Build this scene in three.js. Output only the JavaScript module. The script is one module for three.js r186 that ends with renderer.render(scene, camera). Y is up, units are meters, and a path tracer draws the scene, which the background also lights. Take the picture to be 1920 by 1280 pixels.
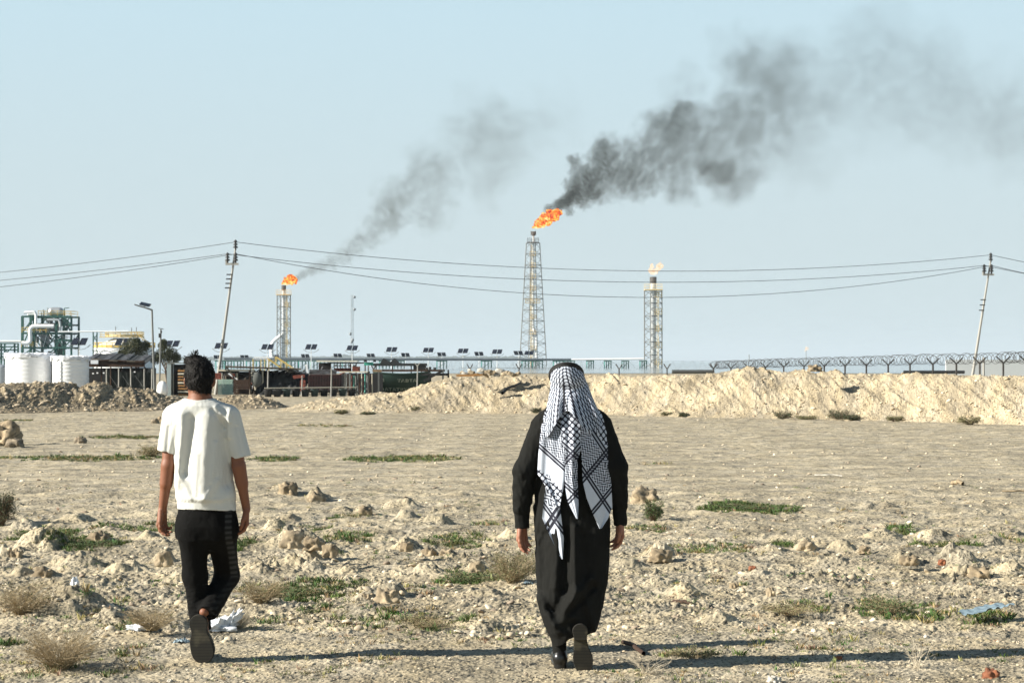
import * as THREE from 'three';
import { mergeGeometries, mergeVertices, toCreasedNormals } from 'three/addons/utils/BufferGeometryUtils.js';
import { createNoise2D, createNoise3D } from 'simplex-noise';

// ---------- camera: eye level on a flat plain, 70 mm lens ----------
const FPX = 3733, EYE = 1.7, PITCH = Math.atan(35 / FPX);
const scene = new THREE.Scene();
const camera = new THREE.PerspectiveCamera(2 * Math.atan(640 / FPX) * 180 / Math.PI, 1.5, 0.1, 40000);
camera.position.set(0, EYE, 0);
camera.rotation.x = PITCH;
camera.focus = 11.5;
camera.userData.fStop = 16;

// ---------- sky: hazy pale horizon, deeper blue overhead ----------
const EXPOSURE = 2.15;
{
  const W = 512, Hh = 256, data = new Float32Array(W * Hh * 4);
  const hor = [0.625, 0.74, 0.77], mid = [0.565, 0.775, 0.885], zen = [0.035, 0.08, 0.18];
  for (let r = 0; r < Hh; r++) {
    const el = ((r + 0.5) / Hh - 0.5) * Math.PI, e = Math.max(0, el) * 180 / Math.PI;
    const a = THREE.MathUtils.smoothstep(e, 1.5, 14), b = 1 - Math.exp(-Math.pow(Math.max(0, e - 10) / 16, 1.1));
    for (let c = 0; c < W; c++) for (let k = 0; k < 3; k++) {
      let v = hor[k] + (mid[k] - hor[k]) * a;
      v = v + (zen[k] - v) * b;
      data[(r * W + c) * 4 + k] = v / EXPOSURE; data[(r * W + c) * 4 + 3] = 1;
    }
  }
  const sky = new THREE.DataTexture(data, W, Hh, THREE.RGBAFormat, THREE.FloatType);
  sky.mapping = THREE.EquirectangularReflectionMapping; sky.magFilter = THREE.LinearFilter; sky.minFilter = THREE.LinearFilter; sky.needsUpdate = true;
  scene.background = sky; scene.environment = sky;
}
// ---------- sun: low on the left, a little behind the camera ----------
const SUN_EL = 26.5 * Math.PI / 180, SUN_AZ = 13 * Math.PI / 180;
const sun = new THREE.DirectionalLight(new THREE.Color(1, 0.945, 0.84), 5);
sun.name = 'sun';
sun.position.set(-Math.cos(SUN_AZ) * Math.cos(SUN_EL), Math.sin(SUN_EL), Math.sin(SUN_AZ) * Math.cos(SUN_EL)).multiplyScalar(120).add(new THREE.Vector3(0, 0, -40));
sun.target.position.set(0, 0, -40);
sun.castShadow = true; sun.shadow.mapSize.set(4096, 4096); sun.shadow.radius = 1;
Object.assign(sun.shadow.camera, { left: -90, right: 90, top: 70, bottom: -70, near: 1, far: 400 });
scene.add(sun, sun.target);
const renderer = new THREE.WebGLRenderer({ antialias: true });
renderer.toneMapping = THREE.LinearToneMapping;
renderer.toneMappingExposure = EXPOSURE;
renderer.shadowMap.enabled = true;
// ---------- helpers ----------
let seedState = 20240611;
const rnd = () => { seedState = (seedState + 0x6d2b79f5) | 0; let t = Math.imul(seedState ^ (seedState >>> 15), 1 | seedState); t = (t + Math.imul(t ^ (t >>> 7), 61 | t)) ^ t; return ((t ^ (t >>> 14)) >>> 0) / 4294967296; };
const rr = (a, b) => a + (b - a) * rnd();
const n2 = createNoise2D(rnd), n3 = createNoise3D(rnd);
const fbm2 = (x, y, o = 4) => { let s = 0, a = 0.5; for (let i = 0; i < o; i++, a *= 0.5, x = x * 2.03 + 17.1, y = y * 2.03 - 9.7) s += a * n2(x, y); return s; };
const fbm3 = (x, y, z, o = 4) => { let s = 0, a = 0.5; for (let i = 0; i < o; i++, a *= 0.5, x = x * 2.03 + 7.1, y = y * 2.03 - 3.7, z = z * 2.03 + 5.3) s += a * n3(x, y, z); return s; };
const V = (x, y, z) => new THREE.Vector3(x, y, z);
const clamp = THREE.MathUtils.clamp, lerp = THREE.MathUtils.lerp, sstep = (a, b, x) => { const t = clamp((x - a) / (b - a), 0, 1); return t * t * (3 - 2 * t); };
// a photo pixel gives a direction; P sets it at a distance, G where it meets the plain
const cp = Math.cos(PITCH), sp = Math.sin(PITCH);
function dirOf(px, py) { const x = (px - 960) / FPX, y = -(py - 640) / FPX; return [x, y * cp + sp, y * sp - cp]; }
function P(px, py, Z) { const [x, y, z] = dirOf(px, py), k = Z / -z; return V(x * k, EYE + y * k, -Z); }
function G(px, py, h = 0) { const [x, y, z] = dirOf(px, py), k = (h - EYE) / y; return V(x * k, h, z * k); }
const pxm = (Z) => Z / FPX;                                   // metres per photo pixel at a distance
const lin = (r, g, b) => new THREE.Color().setRGB(r, g, b);
function mat(color, roughness = 0.8, metalness = 0, extra = {}) {
  const c = Array.isArray(color) ? lin(...color) : new THREE.Color(color);
  const phys = ['sheen', 'clearcoat', 'transmission', 'ior', 'thickness', 'attenuationColor', 'specularIntensity'].some((k) => k in extra);
  return new (phys ? THREE.MeshPhysicalMaterial : THREE.MeshStandardMaterial)({ color: c, roughness, metalness, ...extra });
}
const taken = new Map();
function numbered(name) { const n = taken.get(name) ?? 0; taken.set(name, n + 1); return n ? name + '_' + String(n).padStart(3, '0') : name; }
function clean(g) { let o = g.index ? g.toNonIndexed() : g; for (const k of Object.keys(o.attributes)) if (!['position', 'normal', 'uv'].includes(k)) o.deleteAttribute(k); if (!o.attributes.uv) o.setAttribute('uv', new THREE.BufferAttribute(new Float32Array(o.attributes.position.count * 2), 2)); return o; }
function join(list) { return list.length === 1 ? list[0] : mergeGeometries(list.map(clean), false); }
function shade(m) { m.castShadow = true; m.receiveShadow = true; return m; }
function part(name, geos, material, parent) {
  const m = shade(new THREE.Mesh(Array.isArray(geos) ? join(geos) : geos, material)); m.name = name; parent.add(m); return m;
}
function tag(o, label, category, group, kind) { if (label) o.userData.label = label; if (category) o.userData.category = category; if (group) o.userData.group = group; if (kind) o.userData.kind = kind; return o; }
function thing(name, label, category, pos, group) {
  const o = new THREE.Group(); o.name = numbered(name); if (pos) o.position.copy(pos); scene.add(o); return tag(o, label, category, group);
}
function single(name, geos, material, label, category, pos, group) { const m = part(numbered(name), geos, material, scene); if (pos) m.position.copy(pos); return tag(m, label, category, group); }
function struct(name, geos, material) { const m = part(numbered(name), geos, material, scene); m.userData.kind = 'structure'; return m; }
function copyOf(o, pos, turn = 0, label) { const c = o.clone(); c.name = numbered(o.name.replace(/_\d{3}$/, '')); c.userData = { ...o.userData }; if (label) c.userData.label = label; c.position.copy(pos); c.rotation.y = turn; scene.add(c); return c; }
const bx = (w, h, d, x = 0, y = 0, z = 0) => new THREE.BoxGeometry(w, h, d).translate(x, y, z);
function bar(a, b, r, r2 = r, n = 6) {                          // round bar between two points
  const d = b.clone().sub(a), g = new THREE.CylinderGeometry(r2, r, d.length(), n, 1);
  g.applyQuaternion(new THREE.Quaternion().setFromUnitVectors(V(0, 1, 0), d.normalize()));
  return g.translate((a.x + b.x) / 2, (a.y + b.y) / 2, (a.z + b.z) / 2);
}
function beam(a, b, w, h = w) {                                 // square beam between two points
  const d = b.clone().sub(a), L = d.length(), g = new THREE.BoxGeometry(w, h, L);
  const m = new THREE.Matrix4().lookAt(V(0, 0, 0), d, Math.abs(d.y) > 0.95 * L ? V(0, 0, 1) : V(0, 1, 0));
  return g.applyMatrix4(m).translate((a.x + b.x) / 2, (a.y + b.y) / 2, (a.z + b.z) / 2);
}
const tube = (pts, r, seg = 24, n = 6, closed = false) => new THREE.TubeGeometry(new THREE.CatmullRomCurve3(pts, closed, 'centripetal'), seg, r, n, closed);
function sheet(nu, nv, f, uvf) {                                // surface from f(u, v) -> Vector3
  const p = [], uv = [], ix = [];
  for (let j = 0; j <= nv; j++) for (let i = 0; i <= nu; i++) { const q = f(i / nu, j / nv); p.push(q.x, q.y, q.z); const t = uvf ? uvf(i / nu, j / nv, q) : [i / nu, j / nv]; uv.push(t[0], t[1]); }
  for (let j = 0; j < nv; j++) for (let i = 0; i < nu; i++) { const a = j * (nu + 1) + i, b = a + 1, c = a + nu + 1, d = c + 1; ix.push(a, b, d, a, d, c); }
  const g = new THREE.BufferGeometry(); g.setAttribute('position', new THREE.Float32BufferAttribute(p, 3)); g.setAttribute('uv', new THREE.Float32BufferAttribute(uv, 2)); g.setIndex(ix); g.computeVertexNormals(); return g;
}
// closed surface of a distance field (naive surface nets; empty blocks are skipped)
function sdfMesh(f, lo, hi, cell, colorf) {
  const N = [0, 1, 2].map((k) => Math.ceil((hi[k] - lo[k]) / cell) + 2), [nx, ny, nz] = N, B = 6;
  const val = new Float32Array(nx * ny * nz), at = (i, j, k) => (k * ny + j) * nx + i;
  for (let K = 0; K < nz; K += B) for (let J = 0; J < ny; J += B) for (let I = 0; I < nx; I += B) {
    const c = f(lo[0] + (I + B / 2) * cell, lo[1] + (J + B / 2) * cell, lo[2] + (K + B / 2) * cell), far = Math.abs(c) > B * cell * 1.35;
    for (let k = K; k < Math.min(nz, K + B); k++) for (let j = J; j < Math.min(ny, J + B); j++) for (let i = I; i < Math.min(nx, I + B); i++)
      val[at(i, j, k)] = far ? c : f(lo[0] + i * cell, lo[1] + j * cell, lo[2] + k * cell);
  }
  const id = new Int32Array(nx * ny * nz).fill(-1), pos = [], nor = [], ix = [];
  const off = []; for (let c = 0; c < 8; c++) off.push([c & 1, (c >> 1) & 1, c >> 2]);
  const edges = []; for (let a = 0; a < 8; a++) for (let b = a + 1; b < 8; b++) if ([1, 2, 4].includes(a ^ b)) edges.push([a, b]);
  for (let k = 0; k < nz - 1; k++) for (let j = 0; j < ny - 1; j++) for (let i = 0; i < nx - 1; i++) {
    let m = 0; const v = [];
    for (let c = 0; c < 8; c++) { const w = val[at(i + off[c][0], j + off[c][1], k + off[c][2])]; v.push(w); if (w < 0) m |= 1 << c; }
    if (m === 0 || m === 255) continue;
    let x = 0, y = 0, z = 0, n = 0;
    for (const [a, b] of edges) if ((v[a] < 0) !== (v[b] < 0)) { const t = v[a] / (v[a] - v[b]); x += off[a][0] + t * (off[b][0] - off[a][0]); y += off[a][1] + t * (off[b][1] - off[a][1]); z += off[a][2] + t * (off[b][2] - off[a][2]); n++; }
    id[at(i, j, k)] = pos.length / 3;
    const X = lo[0] + (i + x / n) * cell, Y = lo[1] + (j + y / n) * cell, Z = lo[2] + (k + z / n) * cell, e = cell * 0.5;
    pos.push(X, Y, Z);
    const gx = f(X + e, Y, Z) - f(X - e, Y, Z), gy = f(X, Y + e, Z) - f(X, Y - e, Z), gz = f(X, Y, Z + e) - f(X, Y, Z - e), L = Math.hypot(gx, gy, gz) || 1;
    nor.push(gx / L, gy / L, gz / L);
  }
  const quad = (a, b, c, d, flip) => { if (a < 0 || b < 0 || c < 0 || d < 0) return; flip ? ix.push(a, c, b, a, d, c) : ix.push(a, b, c, a, c, d); };
  for (let k = 1; k < nz - 1; k++) for (let j = 1; j < ny - 1; j++) for (let i = 1; i < nx - 1; i++) {
    const s = val[at(i, j, k)] < 0;
    if (s !== val[at(i + 1, j, k)] < 0) quad(id[at(i, j, k)], id[at(i, j - 1, k)], id[at(i, j - 1, k - 1)], id[at(i, j, k - 1)], !s);
    if (s !== val[at(i, j + 1, k)] < 0) quad(id[at(i, j, k)], id[at(i, j, k - 1)], id[at(i - 1, j, k - 1)], id[at(i - 1, j, k)], !s);
    if (s !== val[at(i, j, k + 1)] < 0) quad(id[at(i, j, k)], id[at(i - 1, j, k)], id[at(i - 1, j - 1, k)], id[at(i, j - 1, k)], !s);
  }
  const g = new THREE.BufferGeometry();
  g.setAttribute('position', new THREE.Float32BufferAttribute(pos, 3)); g.setAttribute('normal', new THREE.Float32BufferAttribute(nor, 3));
  const uv = []; for (let i = 0; i < pos.length; i += 3) uv.push(pos[i] + pos[i + 2] * 0.7, pos[i + 1]);
  g.setAttribute('uv', new THREE.Float32BufferAttribute(uv, 2)); g.setIndex(ix);
  if (colorf) { const c = []; for (let i = 0; i < pos.length; i += 3) c.push(...colorf(pos[i], pos[i + 1], pos[i + 2], nor[i], nor[i + 1], nor[i + 2])); g.setAttribute('color', new THREE.Float32BufferAttribute(c, 3)); }
  return g;
}
const near = (f, c, r) => (x, y, z) => { const d = Math.hypot(x - c.x, y - c.y, z - c.z) - r; return d > 0.06 ? d : f(x, y, z); };
const smin = (a, b, k) => { const h = Math.max(k - Math.abs(a - b), 0) / k; return Math.min(a, b) - h * h * k * 0.25; };
function capsule(a, b, ra, rb) {                                // tapered capsule distance
  const dx = b.x - a.x, dy = b.y - a.y, dz = b.z - a.z, L2 = dx * dx + dy * dy + dz * dz;
  return (x, y, z) => { const t = clamp(((x - a.x) * dx + (y - a.y) * dy + (z - a.z) * dz) / L2, 0, 1); return Math.hypot(x - a.x - dx * t, y - a.y - dy * t, z - a.z - dz * t) - ra - (rb - ra) * t; };
}
function ellip(c, r) { const m = Math.min(r.x, r.y, r.z); return (x, y, z) => (Math.hypot((x - c.x) / r.x, (y - c.y) / r.y, (z - c.z) / r.z) - 1) * m; }
function curveOf(list) { return (x) => { if (x <= list[0][0]) return list[0][1]; for (let i = 1; i < list.length; i++) if (x <= list[i][0]) { const [a, p] = list[i - 1], [b, q] = list[i]; let t = (x - a) / (b - a); return p + (q - p) * t; } return list[list.length - 1][1]; }; }
// tiling noise texture: rgb from f(u, v, noise) where noise(freq, seed) tiles
function tex(size, f, srgb = false, channels = 3) {
  const d = new Uint8Array(size * size * 4);
  const per = (u, v) => (fr, s = 0, o = 4) => { let t = 0, a = 0.5; for (let i = 0; i < o; i++, a *= 0.5, fr *= 2) { const R = fr / 6.2832, A = u * 6.2832, Bb = v * 6.2832; t += a * n4like(Math.cos(A) * R, Math.sin(A) * R, Math.cos(Bb) * R, Math.sin(Bb) * R, s + i * 13.7); } return t; };
  for (let y = 0; y < size; y++) for (let x = 0; x < size; x++) { const u = x / size, v = y / size, c = f(u, v, per(u, v)); for (let k = 0; k < 3; k++) d[(y * size + x) * 4 + k] = clamp(c[k] ?? c[0], 0, 1) * 255; d[(y * size + x) * 4 + 3] = 255; }
  const t = new THREE.DataTexture(d, size, size, THREE.RGBAFormat); t.wrapS = t.wrapT = THREE.RepeatWrapping; t.magFilter = t.minFilter = THREE.LinearFilter; if (srgb) t.colorSpace = THREE.SRGBColorSpace; t.needsUpdate = true; return t;
}
// tiling value-noise lattice, quick enough for 1024 squared
const LAT = 512, lat = new Float32Array(LAT * LAT); for (let i = 0; i < lat.length; i++) lat[i] = rnd() * 2 - 1;
function tileNoise(u, v, fr, s = 0) { const x = u * fr, y = v * fr, xi = Math.floor(x), yi = Math.floor(y), fx = x - xi, fy = y - yi, sx = fx * fx * (3 - 2 * fx), sy = fy * fy * (3 - 2 * fy); const L = (i, j) => lat[((((j % fr) + fr) % fr + s * 57) % LAT) * LAT + ((((i % fr) + fr) % fr + s * 91) % LAT)]; return lerp(lerp(L(xi, yi), L(xi + 1, yi), sx), lerp(L(xi, yi + 1), L(xi + 1, yi + 1), sx), sy); }
const tileFbm = (u, v, fr, o = 4, s = 0) => { let t = 0, a = 0.5; for (let i = 0; i < o; i++, a *= 0.5, fr *= 2) t += a * tileNoise(u, v, fr, s + i); return t; };
function grain(size, f, srgb) { return tex(size, (u, v) => f(u, v), srgb); }
const n4like = (a, b, c, d, s) => n3(a + c * 0.7 + s, b + d * 0.7, c - d + s);
// ---------- the plain: one sheet to the horizon, mounds and clods as relief ----------
// px, py of the mound's foot in the photograph, half width in px, height in px
const moundSpots = [
  [69, 1032, 75, 34], [41, 990, 40, 16], [184, 1015, 34, 14], [134, 980, 44, 14], [140, 1062, 62, 24], [78, 1082, 36, 18], [34, 1080, 38, 16], [231, 1072, 55, 18], [306, 1058, 34, 26], [125, 1150, 92, 38], [205, 1160, 46, 18], [275, 1010, 30, 14], [6, 1042, 26, 18],
  [531, 918, 30, 14], [590, 938, 30, 20], [682, 960, 26, 14], [758, 952, 44, 18], [764, 972, 34, 14], [815, 982, 40, 16], [548, 1024, 58, 34], [584, 1024, 30, 22], [617, 1040, 30, 22], [577, 1048, 34, 18], [545, 1062, 50, 16], [761, 1030, 36, 22], [804, 1042, 26, 18], [838, 1042, 22, 12], [892, 1070, 34, 18], [797, 1074, 40, 14], [725, 1124, 60, 28], [690, 1128, 40, 18], [584, 1070, 40, 14], [650, 1074, 36, 10], [512, 990, 30, 18], [538, 975, 30, 10],
  [1239, 1046, 46, 22], [1512, 1030, 34, 18], [1584, 1030, 34, 18], [1621, 1036, 22, 12], [1702, 1058, 40, 20], [1793, 1056, 56, 30], [1833, 1080, 26, 20], [1801, 1080, 40, 20], [1663, 952, 26, 10], [1631, 952, 30, 10], [1660, 1012, 60, 16], [1283, 1120, 52, 22], [1354, 1170, 60, 18], [1450, 1036, 40, 12], [1240, 1100, 50, 14], [1560, 1060, 60, 12], [1900, 1075, 50, 18], [1420, 1085, 50, 10], [960, 1010, 40, 14], [900, 1120, 60, 14], [1180, 1060, 40, 14], [480, 1075, 50, 14], [340, 1090, 60, 16], [640, 960, 30, 10], [860, 930, 40, 8], [420, 985, 30, 14], [1750, 1010, 50, 14], [1860, 1020, 50, 14], [20, 1130, 50, 16], [900, 1180, 80, 14], [300, 1180, 80, 14],
];
const mounds = moundSpots.map(([px, py, w, h], i) => { const c = G(px, py), Z = -c.z, r = w * pxm(Z) * 0.85; return { x: c.x, z: c.z - r * 0.5, r, h: h * pxm(Z) * 1.05, s: i * 3.1 }; });
const lawnSpots = [ // green patches: x0, x1, y0, y1 in the photograph, cover
  [1318, 1485, 945, 963, 1], [1441, 1487, 1014, 1024, 1], [1663, 1714, 993, 1006, 1], [1718, 1833, 1018, 1030, 0.8], [1247, 1397, 1018, 1042, 0.5], [1615, 1762, 1129, 1168, 0.75], [1754, 1925, 1150, 1178, 0.6], [1417, 1560, 1133, 1153, 0.35], [1176, 1245, 984, 998, 0.6], [1810, 1925, 1006, 1018, 0.4], [1240, 1437, 1214, 1236, 0.25], [1480, 1570, 1208, 1224, 0.25],
  [604, 699, 1004, 1021, 0.7], [800, 912, 1004, 1024, 0.7], [502, 640, 1097, 1126, 0.9], [443, 700, 1086, 1112, 0.35], [823, 950, 1071, 1095, 0.8], [633, 912, 1142, 1182, 0.4], [745, 813, 1106, 1122, 0.5], [525, 617, 986, 998, 0.7], [440, 474, 1012, 1030, 0.9], [610, 720, 966, 978, 0.25], [860, 960, 974, 984, 0.3], [560, 640, 1140, 1150, 0.4],
  [28, 134, 992, 1016, 0.85], [100, 228, 1011, 1036, 0.9], [175, 225, 985, 995, 0.8], [238, 335, 986, 1000, 0.7], [150, 240, 1125, 1148, 0.3], [200, 262, 1168, 1188, 0.7], [0, 90, 1255, 1282, 0.45], [0, 42, 1202, 1212, 0.9], [190, 310, 1215, 1235, 0.3], [60, 300, 1246, 1268, 0.3], [440, 520, 1160, 1180, 0.25],
  [470, 560, 857, 864, 0.7], [655, 850, 857, 866, 0.7], [0, 300, 856, 864, 0.6], [160, 300, 819, 823, 0.6], [0, 60, 788, 791, 0.5], [560, 660, 797, 800, 0.3], [1180, 1260, 866, 872, 0.1],
];
const lawns = lawnSpots.map(([x0, x1, y0, y1, k]) => { const a = G((x0 + x1) / 2, y1), b = G((x0 + x1) / 2, y0), Z = (-a.z - b.z) / 2; return { x: a.x * Z / -a.z, z: -Z, rx: (x1 - x0) / 2 * pxm(Z), rz: Math.max(0.12, (b.z - a.z) / -2), k }; });
const cellOf = (x, z) => Math.floor(x / 1.5) + ',' + Math.floor(z / 1.5), moundGrid = new Map();
for (const m of mounds) for (let i = Math.floor((m.x - m.r * 2.3) / 1.5); i <= Math.floor((m.x + m.r * 2.3) / 1.5); i++) for (let j = Math.floor((m.z - m.r * 2.3) / 1.5); j <= Math.floor((m.z + m.r * 2.3) / 1.5); j++) { const k = i + ',' + j; moundGrid.get(k)?.push(m) ?? moundGrid.set(k, [m]); }
const rough = (z) => sstep(11.2, 14, -z) * (1 - sstep(23, 31, -z));
function groundH(x, z) {
  const R = rough(z);
  let h = 0.03 * fbm2(x * 0.35, z * 0.35, 3) * sstep(9, 16, -z) + 0.05 * R * fbm2(x * 0.9 + 5, z * 0.9, 4);
  for (const m of moundGrid.get(cellOf(x, z)) ?? []) {
    const dx = (x - m.x) / m.r, dz = (z - m.z) / (m.r * 1.15), d2 = dx * dx + dz * dz;
    if (d2 < 4) { const k = 1 + 0.5 * fbm2(x * 5 + m.s, z * 5, 3), q = Math.max(0, 1 - Math.sqrt(d2) * (0.78 + 0.22 * n2(x * 3 + m.s, z * 3 - m.s))); h = Math.max(h, h * 0.5 + m.h * 1.0 * k * (1 - Math.pow(1 - q, 1.5)) * sstep(0, 0.75, q)); }
  }
  // clods and crumbs
  const D = -z, f6 = 1 - sstep(30, 44, D), f13 = 1 - sstep(20, 32, D), f22 = 1 - sstep(16, 24, D), f47 = 1 - sstep(12.5, 17, D), cl = n2(x * 6.5, z * 6.5) * 0.6 * f6 + n2(x * 13, z * 13) * 0.4 * f13;
  h += (0.012 + 0.05 * R) * Math.max(0, cl - 0.28) * (0.5 + 0.8 * Math.max(0, n2(x * 0.7, z * 0.7 + 40)));
  h += 0.006 * f22 * n2(x * 22, z * 22) * (0.5 + 0.9 * R) + 0.0048 * f47 * n2(x * 47, z * 47) + 0.012 * f22 * (0.25 + 0.75 * R) * Math.pow(Math.max(0, n2(x * 17 + 3, z * 17)), 2);
  h += sstep(26, 36, D) * (0.05 * Math.max(0, n2(x * 2.1, z * 1.5) - 0.5) + 0.012 * n2(x * 1.1, z * 0.8));
  return h;
}
const inLawn = (x, z) => { let k = 0; for (const l of lawns) { const d = Math.hypot((x - l.x) / l.rx, (z - l.z) / l.rz); if (d < 1.25) k = Math.max(k, l.k * (1 - sstep(0.55, 1.25, d + 0.35 * n2(x * 3, z * 3)))); } return k; };
const sandMap = grain(1024, (u, v) => {
  const a = tileFbm(u, v, 8, 6, 1), s = tileNoise(u, v, 256, 3), t = tileNoise(u, v, 160, 6), w = tileNoise(u, v, 340, 4);
  let k = 0.80 + 0.20 * a + 0.10 * w;
  const dark = sstep(0.34, 0.62, s + 0.4 * tileNoise(u, v, 24, 9)), pale = sstep(0.62, 0.9, t);
  k = lerp(k, 0.36, dark * 0.75); k = lerp(k, 1.0, pale * 0.8);
  const g = tileFbm(u, v, 12, 3, 12);
  return [k, k * (0.985 + 0.02 * g), k * (0.95 + 0.07 * g)];
}, true);
const sandBump = grain(1024, (u, v) => [0.5 + 0.5 * tileFbm(u, v, 32, 5, 2) + 0.25 * Math.max(0, tileNoise(u, v, 128, 5) - 0.3)], false);
const M_ground = new THREE.MeshStandardMaterial({ vertexColors: true, map: sandMap, bumpMap: sandBump, bumpScale: 0.03, roughness: 0.97 });
{
  const NR = 820, NC = 780, rows = [], cols = [];
  rows.push(-300, -12, 0, 5);
  for (let i = 0; i <= NR; i++) { const t = i / NR; rows.push(Math.pow(lerp(Math.pow(8.6, -0.75), Math.pow(82, -0.75), t), -1 / 0.75)); }
  rows.push(100, 130, 175, 260, 30000);
  cols.push(-60, -6, -2.4); for (let i = 0; i <= NC; i++) cols.push(lerp(-1.28, 1.28, i / NC)); cols.push(2.4, 6, 60);
  const p = [], uv = [], col = [], ix = [], nc = cols.length, nr = rows.length;
  for (let j = 0; j < nr; j++) { const Z = rows[j], w = 0.2572 * Math.max(Z, 8.6), fine = Z >= 8.6 && Z <= 82;
    for (let i = 0; i < nc; i++) {
      const x = cols[i] * w, z = -Z, ok = fine && Math.abs(cols[i]) < 1.3;
      const h = ok ? groundH(x, z) * sstep(8.6, 9.2, Z) * (1 - sstep(78, 82, Z)) : 0;
      p.push(x, h, z); uv.push(x / 3.1, z / 3.1);
      // matter: pale sand, grey crust, litter of dry stems
      const a = fbm2(x * 0.22 + 9, z * 0.16, 4), b = fbm2(x * 1.3, z * 0.9 + 30, 4), crust = sstep(-0.25, 0.4, b + 0.4 * a - 0.1), dry = ok ? inLawn(x, z) : 0;
      const c = [lerp(0.645, 0.535, crust), lerp(0.565, 0.468, crust), lerp(0.418, 0.34, crust)];
      const mud = sstep(0.25, 0.5, fbm2(x * 2.1 + 70, z * 1.4, 3)) * 0.16;
      for (let k = 0; k < 3; k++) { c[k] *= 1 - mud; c[k] = lerp(c[k], [0.26, 0.235, 0.13][k], dry * 0.5); }
      col.push(...c);
    } }
  for (let j = 0; j < nr - 1; j++) for (let i = 0; i < nc - 1; i++) { const a = j * nc + i, b = a + 1, c = a + nc, d = c + 1; ix.push(a, b, d, a, d, c); }
  const g = new THREE.BufferGeometry(); g.setAttribute('position', new THREE.Float32BufferAttribute(p, 3)); g.setAttribute('uv', new THREE.Float32BufferAttribute(uv, 2)); g.setAttribute('color', new THREE.Float32BufferAttribute(col, 3)); g.setIndex(ix); g.computeVertexNormals();
  struct('ground', g, M_ground);
}
// shallow flood water on the flats beyond the plant's fence, mirroring the low sky
{
  const g = new THREE.PlaneGeometry(60000, 29000, 1, 1).rotateX(-Math.PI / 2).translate(0, 0.05, -250 - 14500);
  struct('water', g, mat([0.28, 0.32, 0.34], 0.12, 0, { ior: 1.33 }));
}
// ---------- earth banks ----------
function bank(name, cols, footY, crestY, depth, color, lump, x0, x1, seed, Zextra) {
  const fy = curveOf(footY), cy = curveOf(crestY), NU = cols, NV = 90, p = [], uv = [], col = [], ix = [];
  const height = new Float32Array((NU + 1) * (NV + 1));
  for (let j = 0; j <= NV; j++) for (let i = 0; i <= NU; i++) {
    const px = lerp(x0, x1, i / NU), Zf = -G(px, fy(px)).z, Zc = Zf + depth, cH = Math.max(0, P(px, cy(px), Zc).y);
    const v = j / NV, Z = Zf - 0.6 + v * (depth * 2.3 + 0.6), x = (px - 960) / FPX * (Zf + depth * 0.5), z = -Z, t = (Z - Zf) / depth;
    const jit = 0.18 * fbm2(x * 1.1 + seed, z * 0.9, 3), prof = t < 1 ? sstep(-0.1 + jit * 0.4, 1.05, t) * 0.55 + clamp(t + jit * 0.3, 0, 1) * 0.45 : Math.max(0, 1 - (t - 1) * 0.8);
    const body = sstep(0, 0.35, cH * prof);
    // crumbs drawn out down the slope, and harder lumps
    const rx = x + t * 1.1, c1 = n3(rx * 1.5 + seed, t * 1.2, 1.7), c2 = n3(rx * 3.4, t * 2.6 + seed, 4.1), c3 = n3(rx * 8, t * 7, seed), c4 = n3(rx * 17, t * 15, seed + 3);
    const l = lump * body * (0.05 * c1 + 0.07 * Math.max(0, c2 - 0.15) + 0.06 * Math.max(0, c3 - 0.1) + 0.028 * c4 + 0.24 * Math.max(0, n3(rx * 2.2, t * 1.9, seed + 9) - 0.55));
    const h = cH * prof + l - 0.05;
    p.push(x, h, z); uv.push(x / 3.1, (z + h) / 3.1);
    const k = 0.92 + 0.16 * fbm2(x * 0.8, z * 0.8 + seed, 3), d = sstep(0.5, 0.8, n3(rx * 3.1, t * 2.2, seed + 20)) * 0.3;
    col.push(...color.map((q) => q * k * (1 - d)));
  }
  for (let j = 0; j < NV; j++) for (let i = 0; i < NU; i++) { const a = j * (NU + 1) + i, b = a + 1, c = a + NU + 1, d = c + 1; ix.push(a, b, d, a, d, c); }
  const g = new THREE.BufferGeometry(); g.setAttribute('position', new THREE.Float32BufferAttribute(p, 3)); g.setAttribute('uv', new THREE.Float32BufferAttribute(uv, 2)); g.setAttribute('color', new THREE.Float32BufferAttribute(col, 3)); g.setIndex(ix); g.computeVertexNormals();
  const m = struct(name, g, M_ground); m.userData.grid = null;
  return { p, NU, NV, at(i, j) { const o = (j * (NU + 1) + i) * 3; return V(p[o], p[o + 1], p[o + 2]); } };
}
const bankR = bank('sand_bank', 900, [[480, 772], [700, 775], [900, 775], [1100, 778], [1300, 783], [1500, 786], [1700, 791], [1920, 798], [2150, 803]],
  [[480, 772], [530, 762], [570, 751], [620, 744], [670, 738], [700, 733], [750, 732], [790, 718], [815, 711], [860, 704], [950, 701], [1000, 702], [1150, 698], [1180, 703], [1250, 701], [1330, 700], [1390, 691], [1412, 684], [1440, 687], [1470, 694], [1520, 690], [1545, 697], [1585, 690], [1602, 697], [1700, 698], [1830, 698], [1920, 701], [2150, 704]],
  3.0, [0.665, 0.57, 0.415], 0.62, 480, 2150, 3.3);
const bankL = bank('dirt_bank', 420, [[-200, 778], [0, 776], [150, 773], [300, 771], [420, 768], [560, 768]],
  [[-200, 714], [0, 715], [50, 713], [110, 714], [128, 722], [145, 716], [165, 713], [182, 716], [192, 727], [210, 725], [250, 728], [300, 739], [345, 746], [400, 744], [440, 739], [480, 741], [505, 750], [530, 764], [560, 772]],
  3.2, [0.47, 0.39, 0.27], 0.8, -200, 560, 11.2);
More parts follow.
